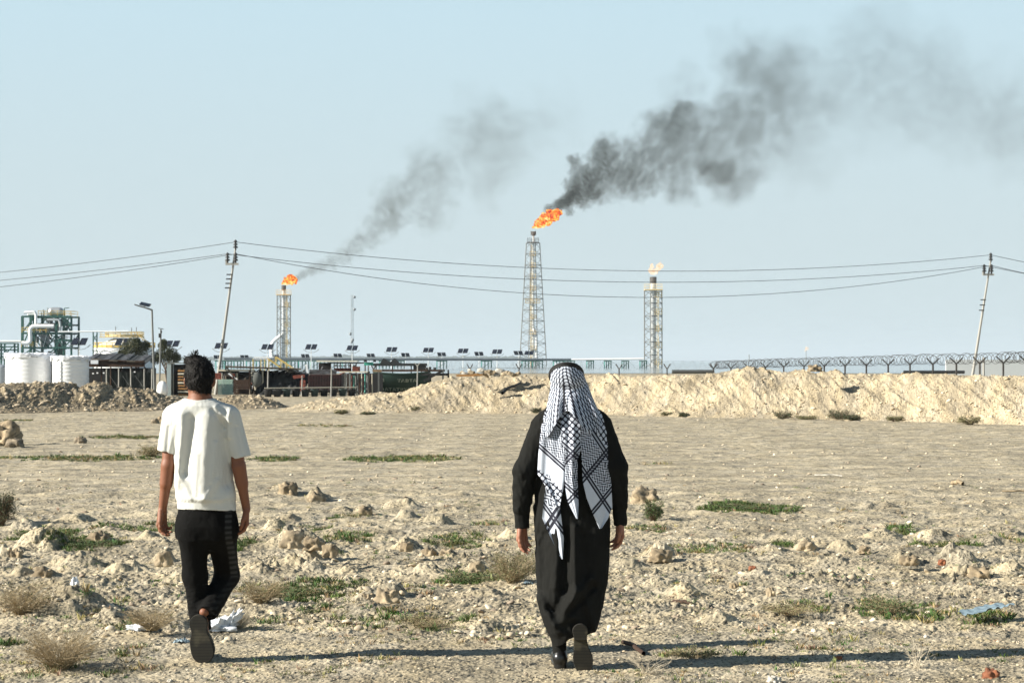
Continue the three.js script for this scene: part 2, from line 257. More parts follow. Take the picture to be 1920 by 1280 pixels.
// ---------- people ----------
function figure(cx, Z) {                                        // px frame of a figure standing at distance Z
  const s = Z / FPX, base = 675 + EYE / s;
  return { s, cx, Z, base, L: (px, py, z = 0) => V((px - cx) * s, (base - py) * s, z), X: (x) => cx + x / s, Y: (y) => base - y / s, O: V((cx - 960) * s, 0, -Z) };
}
function profile(F, c, a, b, zc) {                              // body of elliptical sections: centre, half width, half depth by photo row
  const C = curveOf(c), A = curveOf(a), B = curveOf(b), Q = curveOf(zc);
  return (x, y, z) => { const py = F.Y(y), aa = A(py), bb = B(py); return (Math.hypot((F.X(x) - C(py)) / aa, (z / F.s - Q(py)) / bb) - 1) * Math.min(aa, bb) * F.s; };
}
function foldField(F, list) {                                   // ridges (+) and valleys (-) of cloth along lines in the back view
  return (x, y) => { const px = F.X(x), py = F.Y(y); let d = 0; for (const [x0, y0, x1, y1, w, amp] of list) { const dx = x1 - x0, dy = y1 - y0, t = clamp(((px - x0) * dx + (py - y0) * dy) / (dx * dx + dy * dy), -0.3, 1.3), e = Math.hypot(px - x0 - dx * clamp(t, 0, 1), py - y0 - dy * clamp(t, 0, 1)) / w; if (e < 3) d += amp * Math.exp(-e * e); } return d; };
}
function fingers(wrist, dir, palm, thumb, curl, size = 1) {     // wrist point, direction of the hand, way the palm faces, side of the thumb
  const across = dir.clone().cross(palm).normalize(), out = [], at = (a, b, c) => wrist.clone().addScaledVector(dir, a * size).addScaledVector(across, b * size).addScaledVector(palm, c * size);
  const len = [0.068, 0.078, 0.072, 0.056], cap = (p, q, r0, r1) => out.push(capsule(p, q, r0 * size, r1 * size));
  for (let i = 0; i < 4; i++) {
    const o = (1.5 - i) * 0.0195 * thumb, k = at(0.088 - Math.abs(i - 1.2) * 0.005, o, -0.004);
    cap(at(0.008, o * 0.55, 0), k, 0.0155, 0.0118);
    let p = k, ang = 0; const bend = curl * (1 + 0.16 * (i - 1)), seg = [0.46, 0.30, 0.24];
    for (let j = 0; j < 3; j++) { ang += bend * [0.75, 1.05, 0.7][j]; const q = p.clone().addScaledVector(dir, Math.cos(ang) * len[i] * seg[j] * size * 1.15).addScaledVector(palm, Math.sin(ang) * len[i] * seg[j] * size * 1.15).addScaledVector(across, -o * 0.06 * size); cap(p, q, 0.0098 - j * 0.0009, 0.0090 - j * 0.0011); p = q; }
  }
  const t0 = at(0.022, 0.022 * thumb, 0.006), t1 = at(0.062, 0.044 * thumb, 0.02), t2 = at(0.09, 0.048 * thumb, 0.026), t3 = at(0.112, 0.043 * thumb, 0.032);
  cap(t0, t1, 0.016, 0.0115); cap(t1, t2, 0.0112, 0.0098); cap(t2, t3, 0.0098, 0.0078);
  return (x, y, z) => { let d = 1e9; for (const f of out) d = smin(d, f(x, y, z), 0.0065); return d; };
}
function handMesh(f, w, armF) { return sdfMesh((x, y, z) => smin(f(x, y, z), Math.max(armF(x, y, z), y - w.y - 0.03), 0.012), [w.x - 0.1, w.y - 0.2, w.z - 0.1], [w.x + 0.1, w.y + 0.045, w.z + 0.1], 0.0036); }
function headField(F, c, rx, ry, rz, turn = 0) {                // skull, jaw, brow, nose, lips, ears; the face looks away from the camera
  const s = F.s, K = Math.cos(turn), S = Math.sin(turn);
  const at = (x, y, z) => V(c.x + x * K + z * S, c.y + y, c.z - x * S + z * K);
  const list = [ellip(at(0, ry * 0.12, 0.008), V(rx, ry * 0.88, rz)), ellip(at(0, -ry * 0.45, -rz * 0.28), V(rx * 0.78, ry * 0.56, rz * 0.66)), capsule(at(0, ry * 0.08, -rz * 0.92), at(0, -ry * 0.24, -rz * 1.16), 0.008, 0.014), capsule(at(-0.02, -ry * 0.52, -rz * 0.9), at(0.02, -ry * 0.52, -rz * 0.9), 0.009, 0.009), capsule(at(-0.035, ry * 0.16, -rz * 0.86), at(0.035, ry * 0.16, -rz * 0.86), 0.011, 0.011)];
  const ears = [-1, 1].map((e) => ellip(at(e * rx * 1.03, -ry * 0.06, 0.006), V(0.011, 0.031, 0.018)));
  const eyes = [-1, 1].map((e) => ellip(at(e * 0.032, ry * 0.02, -rz * 0.92), V(0.013, 0.010, 0.012)));
  return (x, y, z) => { let d = 1e9; for (const f of list) d = smin(d, f(x, y, z), 0.03); for (const f of ears) d = smin(d, f(x, y, z), 0.008); for (const f of eyes) d = Math.max(d, -f(x, y, z) - 0.004); return d; };
}
const clothBump = grain(256, (u, v) => [0.5 + 0.25 * Math.sin(u * 6.2832 * 64) * Math.sin(v * 6.2832 * 64) + 0.35 * tileFbm(u, v, 16, 4, 7)], false);
const M_skin = mat([0.20, 0.075, 0.036], 0.6), M_skinB = mat([0.28, 0.115, 0.066], 0.6), M_hair = mat([0.006, 0.005, 0.0045], 0.75, 0, { specularIntensity: 0.4 });
const M_tee = new THREE.MeshPhysicalMaterial({ color: lin(0.58, 0.58, 0.54), roughness: 0.95, sheen: 0.2, bumpMap: clothBump, bumpScale: 0.0012 });
const M_black = new THREE.MeshPhysicalMaterial({ color: lin(0.0135, 0.0137, 0.0128), roughness: 0.9, specularIntensity: 0.12, bumpMap: clothBump, bumpScale: 0.0008 });
const M_trouser = new THREE.MeshPhysicalMaterial({ vertexColors: true, roughness: 0.9, specularIntensity: 0.25, bumpMap: clothBump, bumpScale: 0.0008 });
const soleMap = grain(256, (u, v) => { const k = 0.55 + 0.45 * sstep(-0.1, 0.5, tileFbm(u, v, 14, 4, 21)) + (Math.sin(v * 6.2832 * 60) > 0.5 ? -0.16 : 0); return [k, k * 0.97, k * 0.86]; }, true), M_sole = mat([0.055, 0.052, 0.042], 0.9, 0, { map: soleMap }), M_leather = mat([0.010, 0.010, 0.010], 0.28);

// --- young man in a white T-shirt and black tracksuit trousers ---
{
  const F = figure(386, 11.25), { s, L } = F, px = s;
  const who = thing('person', 'person in white short-sleeved top and black striped trousers walking away', 'person', F.O);
  const wristL = L(304, 956, -0.01), wristR = L(461, 954, -0.02), elbL = L(317, 872, 0.03), elbR = L(449, 874, 0.03), shL = L(322, 786, 0), shR = L(433, 786, 0);
  const dirL = V(-0.03, -0.99, -0.06).normalize(), palmL = V(0.86, -0.02, 0.5).normalize(); palmL.addScaledVector(dirL, -palmL.dot(dirL)).normalize();
  const dirR = V(-0.05, -0.99, -0.04).normalize(), palmR = V(-0.95, 0, 0.22).normalize(); palmR.addScaledVector(dirR, -palmR.dot(dirR)).normalize();
  const handL = fingers(wristL, dirL, palmL, 1, 0.62), handR = fingers(wristR, dirR, palmR, -1, 0.55);
  const arm = [capsule(shL, elbL, 15 * px, 12.2 * px), capsule(elbL, wristL, 12.4 * px, 7.6 * px), capsule(shR, elbR, 15 * px, 12 * px), capsule(elbR, wristR, 12 * px, 7.6 * px), capsule(elbL, L(313, 905, 0.02), 12.4 * px, 11.8 * px), capsule(elbR, L(454, 905, 0.01), 12 * px, 11.5 * px)];
  const torso = profile(F, [[745, 375], [790, 377], [950, 388], [1010, 388]], [[745, 18], [760, 46], [790, 54], [900, 46], [985, 42]], [[745, 14], [770, 26], [850, 32], [950, 28], [985, 20]], [[745, -2], [1000, 0]]);
  const torsoC = (x, y, z) => Math.max(torso(x, y, z), (F.Y(y) - 985) * px, (750 - F.Y(y)) * px);
  const headC = L(373, 712, -0.02), head = headField(F, headC, 25.5 * px, 37 * px, 31 * px, 0.12), headN = near(head, headC, 0.15), neck = capsule(L(374, 728, 0.0), L(377, 772, 0.02), 19 * px, 24 * px);
  // right leg bends at the knee; the shin comes back to a lifted heel
  const hipL = L(363, 985, 0), kneeL = L(366, 1085, -0.05), ankL = L(374, 1206, -0.06), hipR = L(412, 985, 0), kneeR = L(416, 1088, -0.24), ankR = L(384, 1146, 0.02);
  const shin = [capsule(kneeL, ankL, 15 * px, 9 * px), capsule(kneeR, ankR, 15 * px, 9 * px), capsule(hipL, kneeL, 22 * px, 15 * px), capsule(hipR, kneeR, 22 * px, 15 * px)];
  const footR = capsule(L(381, 1162, -0.012), L(384, 1226, -0.015), 0.026, 0.027), footL = capsule(L(372, 1224, -0.03), L(368, 1229, -0.2), 0.028, 0.024);
  const bodyL = sdfMesh((x, y, z) => { let d = smin(headN(x, y, z), neck(x, y, z), 0.03); d = smin(d, torsoC(x, y, z), 0.04); for (const f of arm) d = smin(d, f(x, y, z), 0.014); for (const f of shin) d = smin(d, f(x, y, z), 0.012); return smin(smin(d, footR(x, y, z), 0.02), footL(x, y, z), 0.02); }, [-0.34, -0.01, -0.33], [0.32, 1.78, 0.2], 0.0065);
  part('body', [bodyL, handMesh(handL, wristL, arm[1]), handMesh(handR, wristR, arm[3])], M_skin, who);
  // T-shirt
  const folds = foldField(F, [[346, 776, 338, 905, 11, 0.018], [366, 785, 352, 885, 9, -0.020], [396, 780, 386, 930, 13, 0.017], [420, 795, 427, 905, 11, -0.016], [434, 770, 431, 818, 5, 0.012], [412, 900, 392, 930, 6, 0.008], [345, 905, 380, 927, 7, -0.007], [340, 880, 362, 930, 6, 0.008], [408, 762, 434, 790, 4, 0.007], [402, 768, 424, 800, 3.5, -0.007], [338, 800, 330, 850, 6, -0.010], [365, 934, 420, 936, 4, 0.004], [376, 850, 372, 925, 5, 0.006], [410, 830, 402, 900, 5, 0.007], [320, 800, 316, 845, 4, -0.006], [446, 800, 456, 850, 4, -0.006]]);
  const tee = profile(F, [[747, 373], [775, 376], [830, 380], [900, 383], [955, 388]], [[744, 25], [750, 34], [756, 46], [763, 55], [775, 61], [800, 61], [850, 55], [900, 54], [925, 57], [932, 57], [940, 54.5], [957, 54.5]], [[746, 22], [760, 33], [790, 39], [850, 41], [920, 41], [932, 41.5], [940, 38.5], [957, 38.5]], [[746, 2], [790, 0], [957, 0]]);
  const slvL = capsule(L(327, 782, 0.0), L(313, 856, 0.015), 23 * px, 19.5 * px), slvR = capsule(L(428, 782, 0.0), L(455, 864, 0.015), 23 * px, 18.5 * px);
  const wr = (x, y, z) => 0.0018 * fbm3(x * 13, y * 9, z * 13, 3) + 0.0007 * n3(x * 34, y * 14, z * 34);
  part('t_shirt', sdfMesh((x, y, z) => {
    const py = F.Y(y), X = F.X(x), f = folds(x, y) * sstep(-0.02, 0.05, z);
    let d = Math.max(tee(x, y, z), (py - 955 - 2.5 * Math.sin(X * 0.03)) * px, (746 + 4 * sstep(30, 0, Math.abs(X - 374)) - py) * px * 0.9);
    const a = Math.max(slvL(x, y, z), ((py - 847) * 0.97 - (X - 313) * 0.22) * px), b = Math.max(slvR(x, y, z), ((py - 857) * 0.97 + (X - 454) * 0.22) * px);
    d = smin(smin(d, a, 0.035), b, 0.035);
    d = Math.max(d, -(Math.hypot((X - 375) / 25, (py - 742) / 9, (z / s - 3) / 24) - 1) * 9 * px);
    return d - f - wr(x, y, z) - 0.0008 * sstep(3, 0, Math.abs(py - 937)) * Math.sin(X * 0.9);
  }, [-0.30, 0.80, -0.17], [0.29, 1.53, 0.18], 0.0048), M_tee, who);
  // trousers
  const pel = profile(F, [[945, 388], [1000, 388], [1030, 388]], [[945, 53], [960, 53.5], [985, 53], [1003, 50]], [[945, 35], [965, 36], [985, 33], [1003, 25]], [[945, 0], [1030, 0]]);
  const legs = [capsule(L(361.5, 985, 0), L(363, 1080, -0.05), 28 * px, 22.5 * px), capsule(L(363, 1080, -0.05), L(374, 1178, -0.06), 22 * px, 19 * px), capsule(L(413.5, 985, 0), L(416, 1086, -0.20), 28 * px, 22.5 * px)];
  legs.push(capsule(L(372, 992, 0), L(404, 992, 0), 29 * px, 29 * px));
  const shinR = capsule(L(416, 1086, -0.20), L(393, 1143, 0.0), 23 * px, 19.5 * px);
  const hemR = L(391, 1148, 0.02), shinDir = L(391, 1148, 0.02).sub(L(416, 1086, -0.20)).normalize();
  const tr = (x, y, z) => {
    const py = F.Y(y); let d = Math.max(pel(x, y, z), (py - 1003) * px, (948 - py) * px);
    for (let i = 0; i < 4; i++) d = smin(d, legs[i](x, y, z), i === 1 ? 0.03 : i === 3 ? 0.09 : 0.035);
    d = Math.max(d, (py - 1182) * px);
    const sh = Math.max(shinR(x, y, z), (x - hemR.x) * shinDir.x + (y - hemR.y) * shinDir.y + (z - hemR.z) * shinDir.z);
    d = smin(d, sh, 0.03);
    return d - 0.003 * fbm3(x * 11, y * 8, z * 11, 3) - 0.002 * n3(x * 20, y * 45, z * 20) * sstep(1080, 1130, py);
  };
  part('trousers', sdfMesh(tr, [-0.19, 0.16, -0.34], [0.20, 0.93, 0.16], 0.0048, (x, y, z) => {
    const X = F.X(x), py = F.Y(y); let e = 0;
    if (py < 1086) { const edge = lerp(437, 438, (py - 955) / 130); e = sstep(0.022, 0.012, Math.abs(x - (edge - F.cx) * s + 0.016)) * (z > -0.26 ? 1 : 0); }
    else { const t = (py - 1086) / 60, c = lerp(434, 398, t); e = sstep(9, 5, Math.abs(X - c)) * 0.35; }
    const chk = Math.sin(py * 0.62) > 0 ? 1 : 0.25; const k = e * chk * 0.035 + 0.0045;
    return [k, k, k * 0.98];
  }), M_trouser, who);
  // hair with loose tufts
  const hc = L(373, 704, -0.012);
  const hairF = (x, y, z) => {
    const py = F.Y(y), X = F.X(x);
    let d = ellip(hc, V(28.5 * px, 35 * px, 33.5 * px))(x, y, z);
    d = smin(d, capsule(L(377, 718, 0.035), L(384, 732, 0.035), 20 * px, 13 * px)(x, y, z), 0.03);
    d = smin(d, capsule(L(362, 680, -0.02), L(350, 676, -0.04), 14 * px, 8 * px)(x, y, z), 0.03);
    d = Math.max(d, (py - 737) * px, -(z + 0.055 + (700 - py) * px * 0.55));
    d = Math.max(d, -(ellip(L(345, 724, -0.01), V(9 * px, 14 * px, 0.03))(x, y, z)), -(ellip(L(402, 722, -0.01), V(8 * px, 14 * px, 0.03))(x, y, z)));
    return d - 0.006 * fbm3(x * 30, y * 18, z * 30, 3);
  };
  const hg = sdfMesh(hairF, [-0.16, 1.48, -0.15], [0.10, 1.78, 0.14], 0.0048), strands = [], hp = hg.attributes.position, hn = hg.attributes.normal;
  for (let i = 0; i < 900; i++) { const k = Math.floor(rnd() * hp.count), p = V(hp.getX(k), hp.getY(k), hp.getZ(k)), n = V(hn.getX(k), hn.getY(k), hn.getZ(k)); if (n.dot(V(0, 0, -1)) > 0.6 && p.y < hc.y) continue; const up = sstep(700, 672, F.Y(p.y)), d = n.multiplyScalar(0.25).add(V(rr(-0.5, 0.3), up > 0.4 ? rr(-0.1, 0.4) : rr(-1.3, -0.5), rr(-0.4, 0.4))).normalize(), l = rr(0.008, 0.022); strands.push(bar(p.clone().addScaledVector(d, -0.004), p.clone().addScaledVector(d, l), 0.0022, 0.0004, 3)); }
  for (let i = 0; i < 26; i++) { const a = L(365 + rr(-7, 5), 672, rr(-0.02, 0.02)), b = L(363 + rr(-9, 9), rr(655, 664), rr(-0.02, 0.02)); strands.push(tube([a, a.clone().lerp(b, 0.5).add(V(rr(-0.004, 0.004), 0, 0)), b], 0.0017, 4, 3)); }
  const hs = mergeGeometries([clean(hg), ...strands.map(clean)]); part('hair', hs, M_hair, who);
  // clogs: the lifted one shows its sole
  const sole2 = (x, y) => { const X = F.X(x), py = F.Y(y); return smin(smin(Math.hypot(X - 375, py - 1166) - 15.5, Math.hypot(X - 378, py - 1196) - 16, 16), Math.hypot(X - 383.5, py - 1219) - 19.5, 20) * px; };
  part('shoe', sdfMesh((x, y, z) => { const zt = 0.045 - (y - 0.14) * 0.02 + 0.10 * Math.max(0, y - 0.17) * 0; const d2 = sole2(x, y); const plate = Math.max(d2, Math.abs(z - zt) - 0.013) ; const up = Math.max(sole2(x, y) + 0.006, Math.abs(z - zt + 0.04) - 0.035, (1180 - F.Y(y)) * px); return smin(plate, up, 0.012) - 0.004; }, [-0.14, -0.005, -0.08], [0.08, 0.33, 0.09], 0.004), M_sole, who).userData.label = 'dark grey clog lifted off the ground showing its sole';
  part('shoe', sdfMesh((x, y, z) => { const a = capsule(L(374, 1230, -0.04), L(366, 1231, -0.22), 0.036, 0.032)(x, y * 1.0, z); return Math.max(smin(a, capsule(L(373, 1226, -0.05), L(370, 1228, -0.1), 0.04, 0.04)(x, y, z), 0.02), -y - 0.001); }, [-0.14, -0.004, -0.30], [0.04, 0.11, 0.02], 0.005), M_sole, who);
}

// --- man in a black robe and a black and white headscarf ---
{
  const F = figure(1072, 11.04), { s, L } = F, px = s;
  const who = thing('person', 'person in long black robe and black and white checkered headscarf walking away', 'person', F.O);
  const wrL = L(979, 982, 0), wrR = L(1162, 976, 0);
  const dirL = V(0.03, -0.99, -0.05).normalize(), palmL = V(0.7, 0, 0.7); palmL.addScaledVector(dirL, -palmL.dot(dirL)).normalize();
  const dirR = V(-0.02, -0.99, -0.05).normalize(), palmR = V(-0.9, 0, 0.4); palmR.addScaledVector(dirR, -palmR.dot(dirR)).normalize();
  const hL = fingers(wrL, dirL, palmL, 1, 0.4), hR = fingers(wrR, dirR, palmR, -1, 0.42);
  const shL = L(1020, 800), shR = L(1124, 800), elL = L(985, 885, 0.03), elR = L(1153, 878, 0.03);
  const arm = [capsule(shL, elL, 16 * px, 12 * px), capsule(elL, wrL, 12 * px, 8.5 * px), capsule(shR, elR, 16 * px, 12 * px), capsule(elR, wrR, 12 * px, 8.5 * px)];
  const head = headField(F, L(1062, 722, -0.02), 25 * px, 36 * px, 31 * px), headN = near(head, L(1062, 722, -0.02), 0.15), neck = capsule(L(1063, 740, 0), L(1068, 785, 0.01), 20 * px, 26 * px);
  const tor = profile(F, [[765, 1070], [1000, 1072]], [[765, 24], [790, 52], [900, 50], [1010, 52]], [[765, 16], [790, 28], [1010, 32]], [[765, 0], [1010, 0]]);
  const legs = [capsule(L(1050, 1010), L(1048, 1110, -0.03), 24 * px, 17 * px), capsule(L(1048, 1110, -0.03), L(1048, 1228, 0.01), 16 * px, 10 * px), capsule(L(1095, 1010), L(1098, 1105, -0.16), 24 * px, 17 * px), capsule(L(1098, 1105, -0.16), L(1088, 1165, 0.05), 16 * px, 10 * px), capsule(L(1087, 1175, 0.04), L(1092, 1235, 0.03), 9 * px, 9 * px)];
  const bodyR = sdfMesh((x, y, z) => { let d = smin(headN(x, y, z), neck(x, y, z), 0.03); d = smin(d, Math.max(tor(x, y, z), (768 - F.Y(y)) * px, (F.Y(y) - 1012) * px), 0.04); for (const f of arm) d = smin(d, f(x, y, z), 0.014); for (const f of legs) d = smin(d, f(x, y, z), 0.012); return d; }, [-0.36, 0, -0.26], [0.33, 1.74, 0.2], 0.0075);
  part('body', [bodyR, handMesh(hL, wrL, arm[1]), handMesh(hR, wrR, arm[3])], M_skinB, who);
  const folds = foldField(F, [[1045, 985, 1040, 1095, 8, 0.018], [1058, 990, 1056, 1100, 7, -0.020], [1076, 985, 1077, 1100, 7, 0.022], [1092, 1000, 1098, 1090, 9, -0.012], [1077, 1100, 1055, 1150, 8, 0.026], [1012, 1120, 1042, 1178, 10, 0.020], [1062, 1092, 1040, 1140, 7, -0.014], [1106, 1080, 1072, 1118, 7, 0.024], [1112, 1098, 1066, 1142, 6, -0.020], [1110, 1106, 1085, 1120, 5, 0.010], [1030, 1135, 1075, 1165, 7, -0.012], [1040, 1165, 1075, 1150, 6, 0.010], [1022, 1150, 1060, 1188, 6, 0.010], [1020, 1000, 1018, 1100, 8, -0.008], [1120, 990, 1118, 1080, 9, 0.008], [1030, 920, 1024, 980, 8, 0.006], [1100, 1130, 1115, 1175, 7, 0.010], [1090, 1120, 1100, 1170, 6, -0.010]]);
  const body = profile(F, [[750, 1070], [800, 1073], [960, 1072], [1010, 1074], [1090, 1072], [1140, 1071], [1200, 1071]],
    [[752, 28], [762, 46], [772, 58], [790, 67], [830, 68], [900, 66], [960, 70], [1010, 71], [1060, 69], [1095, 66], [1140, 59], [1170, 50], [1195, 40], [1206, 36]],
    [[752, 22], [780, 36], [830, 42], [960, 44], [1060, 46], [1130, 48], [1180, 42], [1206, 32]], [[750, 0], [1100, 0], [1206, 3]]);
  const sl = [capsule(L(1020, 800), L(984, 882, 0.025), 24 * px, 22 * px), capsule(L(984, 882, 0.025), L(977, 952, 0.005), 22 * px, 16.5 * px), capsule(L(1125, 800), L(1153, 876, 0.025), 24 * px, 23 * px), capsule(L(1153, 876, 0.025), L(1163, 946, 0.005), 23 * px, 14.5 * px)];
  const cuffs = [capsule(L(978, 958, 0), L(979, 986, 0), 14 * px, 13.5 * px), capsule(L(1162, 952, 0), L(1163, 980, 0), 13 * px, 12.5 * px)];
  const crease = (x, y, z) => 0.0045 * fbm3(x * 8 + 3, y * 5, z * 8, 3) + 0.002 * n3(x * 26, y * 12, z * 26);
  part('robe', sdfMesh((x, y, z) => {
    const py = F.Y(y), X = F.X(x), f = folds(x, y) * sstep(-0.03, 0.06, z);
    const hem = lerp(1203, 1186, sstep(1050, 1085, X)) + 4 * Math.sin(X * 0.14);
    let d = Math.max(body(x, y, z), (py - hem) * px * 0.8);
    let a = 1e9; for (const c of sl) a = smin(a, c(x, y, z), 0.02);
    a = Math.max(a, (py - (X < 1072 ? 964 : 956)) * px); a += 0.003 * Math.sin(py * 0.22 + Math.sin(X * 0.3) * 1.5) * sstep(820, 900, py) * 0.6;
    let c = Math.min(cuffs[0](x, y, z), cuffs[1](x, y, z)); c = Math.max(c, (py - (X < 1072 ? 990 : 985)) * px);
    d = smin(smin(d, a, 0.03), c, 0.006);
    return d - f - crease(x, y, z);
  }, [-0.36, 0.12, -0.2], [0.34, 1.52, 0.24], 0.005), M_black, who);
  // shoes
  const sole2 = (x, y) => { const X = F.X(x), py = F.Y(y); return smin(smin(smin(Math.hypot(X - 1086, py - 1176) - 13.5, Math.hypot(X - 1087, py - 1200) - 12, 14), Math.hypot(X - 1091, py - 1226) - 17.5, 16), Math.hypot(X - 1094, py - 1244) - 13, 16) * px; };
  const sh = part('shoe', sdfMesh((x, y, z) => { const zt = 0.115 + (y - 0.15) * 0.12, d2 = sole2(x, y); const plate = Math.max(d2, Math.abs(z - zt) - 0.005), heel = Math.max(d2, Math.abs(z - zt - 0.014) - 0.014, (F.Y(y) - 1192) * px), up = Math.max(d2 + 0.008 + Math.max(0, zt - 0.04 - z) * 0.5, Math.abs(z - zt + 0.035) - 0.034); return smin(Math.min(plate, heel), up, 0.006) - 0.002; }, [-0.03, -0.03, 0.0], [0.14, 0.31, 0.19], 0.004), M_sole, who); sh.userData.label = 'black shoe lifted off the ground showing its worn sole';
  const sh2 = part('shoe', sdfMesh((x, y, z) => { const c = L(1050, 1250); let d = smin(capsule(V(c.x, 0.045, 0.02), V(c.x - 0.012, 0.04, -0.17), 0.036, 0.034)(x, y, z), capsule(V(c.x, 0.06, 0.025), V(c.x, 0.1, 0.0), 0.033, 0.036)(x, y, z), 0.03); d = Math.max(d, 0.022 - y, y - 0.115); const h = Math.max(Math.hypot(x - c.x, z - 0.02) - 0.033, y - 0.026, -y); const sl2 = Math.max(capsule(V(c.x, 0.024, 0.0), V(c.x - 0.012, 0.02, -0.17), 0.038, 0.036)(x, y, z), Math.abs(y - 0.018) - 0.006); return Math.min(d, h, sl2) - 0.0015; }, [-0.14, -0.004, -0.23], [0.0, 0.13, 0.08], 0.004), M_leather, who);
  part('sock', sdfMesh((x, y, z) => Math.max(capsule(L(1048, 1185, 0), L(1049, 1232, 0.015), 15 * px, 12 * px)(x, y, z), (F.Y(y) - 1232) * px), [-0.14, 0.05, -0.08], [-0.01, 0.26, 0.08], 0.005), M_black, who);
  // headscarf: cloth print by the distance to the hemmed edges
  const TS = 1024, d = new Uint8Array(TS * TS * 4);
  const stripe = (t) => { const a = Math.abs(t - 0.087), b = Math.abs(t - 0.103), c = Math.abs(t - 0.243), e = Math.abs(t - 0.26); return Math.min(a, b, c, e) < 0.0048 ? 1 : (t > 0.087 && t < 0.103) || (t > 0.243 && t < 0.26) ? 0.35 : 0; };
  const zig = (along, across) => { const w = 0.026, ph = Math.abs(((along / w) % 1 + 1) % 1 - 0.5) * 2; const k = ((across / 0.0165 + ph * 1.05) % 1 + 1) % 1; return k < 0.48 ? 1 : 0; };
  const netOf = (p, q) => { const u = p / 0.0235, v = q / 0.026, fu = u - Math.floor(u) - 0.5, fv = v - Math.floor(v) - 0.5; return Math.pow(Math.abs(fu) / 0.37, 2.6) + Math.pow(Math.abs(fv) / 0.39, 2.6) < 1 ? 0 : 1; };
  for (let y = 0; y < TS; y++) for (let x = 0; x < TS; x++) {
    const p = x / TS, q = y / TS, m = Math.min(p, q); let k = Math.max(stripe(p), stripe(q));
    if (m > 0.268) k = netOf(p, q); else if (p > 0.112 && p < 0.235 && q > 0.112 && (p < q)) k = Math.max(k, zig(q, p)); else if (q > 0.112 && q < 0.235 && p > 0.112) k = Math.max(k, zig(p, q));
    const wv = 0.96 + 0.04 * tileNoise(p, q, 256, 2), c = [lerp(0.80, 0.020, k) * wv, lerp(0.87, 0.023, k) * wv, lerp(1.0, 0.042, k) * wv];
    for (let i = 0; i < 3; i++) { const t = clamp(c[i] * 0.66, 0, 1); d[(y * TS + x) * 4 + i] = 255 * (t <= 0.0031308 ? t * 12.92 : 1.055 * Math.pow(t, 1 / 2.4) - 0.055); } d[(y * TS + x) * 4 + 3] = 255;
  }
  const print = new THREE.DataTexture(d, TS, TS, THREE.RGBAFormat); print.magFilter = print.minFilter = THREE.LinearFilter; print.wrapS = print.wrapT = THREE.RepeatWrapping; print.colorSpace = THREE.SRGBColorSpace; print.needsUpdate = true;
  const M_scarf = new THREE.MeshStandardMaterial({ map: print, roughness: 0.92, bumpMap: clothBump, bumpScale: 0.0008, side: THREE.DoubleSide });
  // hood over head and shoulders
  const xl = curveOf([[672, 1056], [678, 1045], [684, 1038], [694, 1033], [705, 1030], [725, 1030], [745, 1026], [765, 1021], [800, 1015]]), xr = curveOf([[672, 1068], [678, 1079], [684, 1086], [694, 1092], [705, 1097], [725, 1106], [745, 1113], [765, 1121], [800, 1135]]), zb = curveOf([[672, 0.02], [680, 0.065], [690, 0.095], [705, 0.112], [722, 0.108], [735, 0.106], [755, 0.138], [775, 0.168], [800, 0.188], [830, 0.19]]);
  const hood = sheet(96, 72, (u, v) => {
    const py = lerp(681, 790 + 20 * Math.sin(u * 9.5 + 0.6) + 14 * Math.abs(u - 0.45), v), a = (u - 0.5) * 2.5, c = (xl(py) + xr(py)) / 2, w = (xr(py) - xl(py)) / 2, below = sstep(722, 780, py);
    const dent = -0.020 * Math.exp(-Math.pow((py - 728 - 14 * Math.cos(a * 1.3) + 12) / 7, 2)) * Math.cos(a * 0.8);
    const pleat = 1.25 * below * (0.014 * Math.sin(a * 6.5 + 0.8) + 0.007 * Math.sin(a * 13 + 2)) + 0.003 * Math.sin(a * 9) * sstep(690, 720, py);
    const zz = zb(py) * (Math.cos(a) * 0.62 + 0.38) - 0.055 * (1 - Math.cos(a)) + dent + pleat;
    return L(c + w * Math.sin(clamp(a, -1.5708, 1.5708)) * (Math.abs(a) > 1.57 ? 0.99 : 1), py + 3 * below * Math.sin(a * 4), zz);
  }, (u, v) => [0.62 + (u - 0.5) * 0.36 * lerp(0.82, 1.25, v) + 0.05 * v * Math.sin(u * 7), 0.95 - v * 0.37 + 0.16 * Math.pow(Math.abs(u - 0.47) * 2, 1.6) * (0.4 + v)]);
  const hd = part('headscarf', hood, M_scarf, who); hd.userData.label = 'white headscarf with black net, zigzag and stripe print';
  const flap = (le, re, zoff, y0, y1, pq, ph, amp) => {
    const A = curveOf(le), Bq = curveOf(re);
    const g = sheet(40, 90, (u, v) => { const py = lerp(y0, y1, v), x = lerp(A(py), Bq(py), u), fold = amp * sstep(0, 0.25, v) * (Math.sin(u * 7 + ph + v * 2) + 0.5 * Math.sin(u * 15 + ph * 2 - v)); const zz = curveOf([[760, 0.085], [785, 0.125], [810, 0.15], [835, 0.16], [960, 0.165], [1045, 0.155]])(py) + zoff + fold - 2.1 * Math.pow((x - 1074) * s, 2); return L(x, py, zz); }, (u, v, q) => pq(F.X(q.x), F.Y(q.y), q.z));
    part('flap', g, M_scarf, hd);
  };
  const px2 = (t) => t * px;
  flap([[760, 1024], [800, 1014], [850, 1009], [886, 1007], [905, 1020], [930, 1036], [950, 1044]], [[760, 1064], [800, 1063], [850, 1060], [890, 1058], [910, 1055], [940, 1050], [951, 1046]], 0.0, 770, 950, (X, Y) => [px2(0.66 * X - 0.75 * Y - 92) + 0.245, 0.5 + px2(0.75 * X + 0.66 * Y - 1350)], 0.4, 0.009);
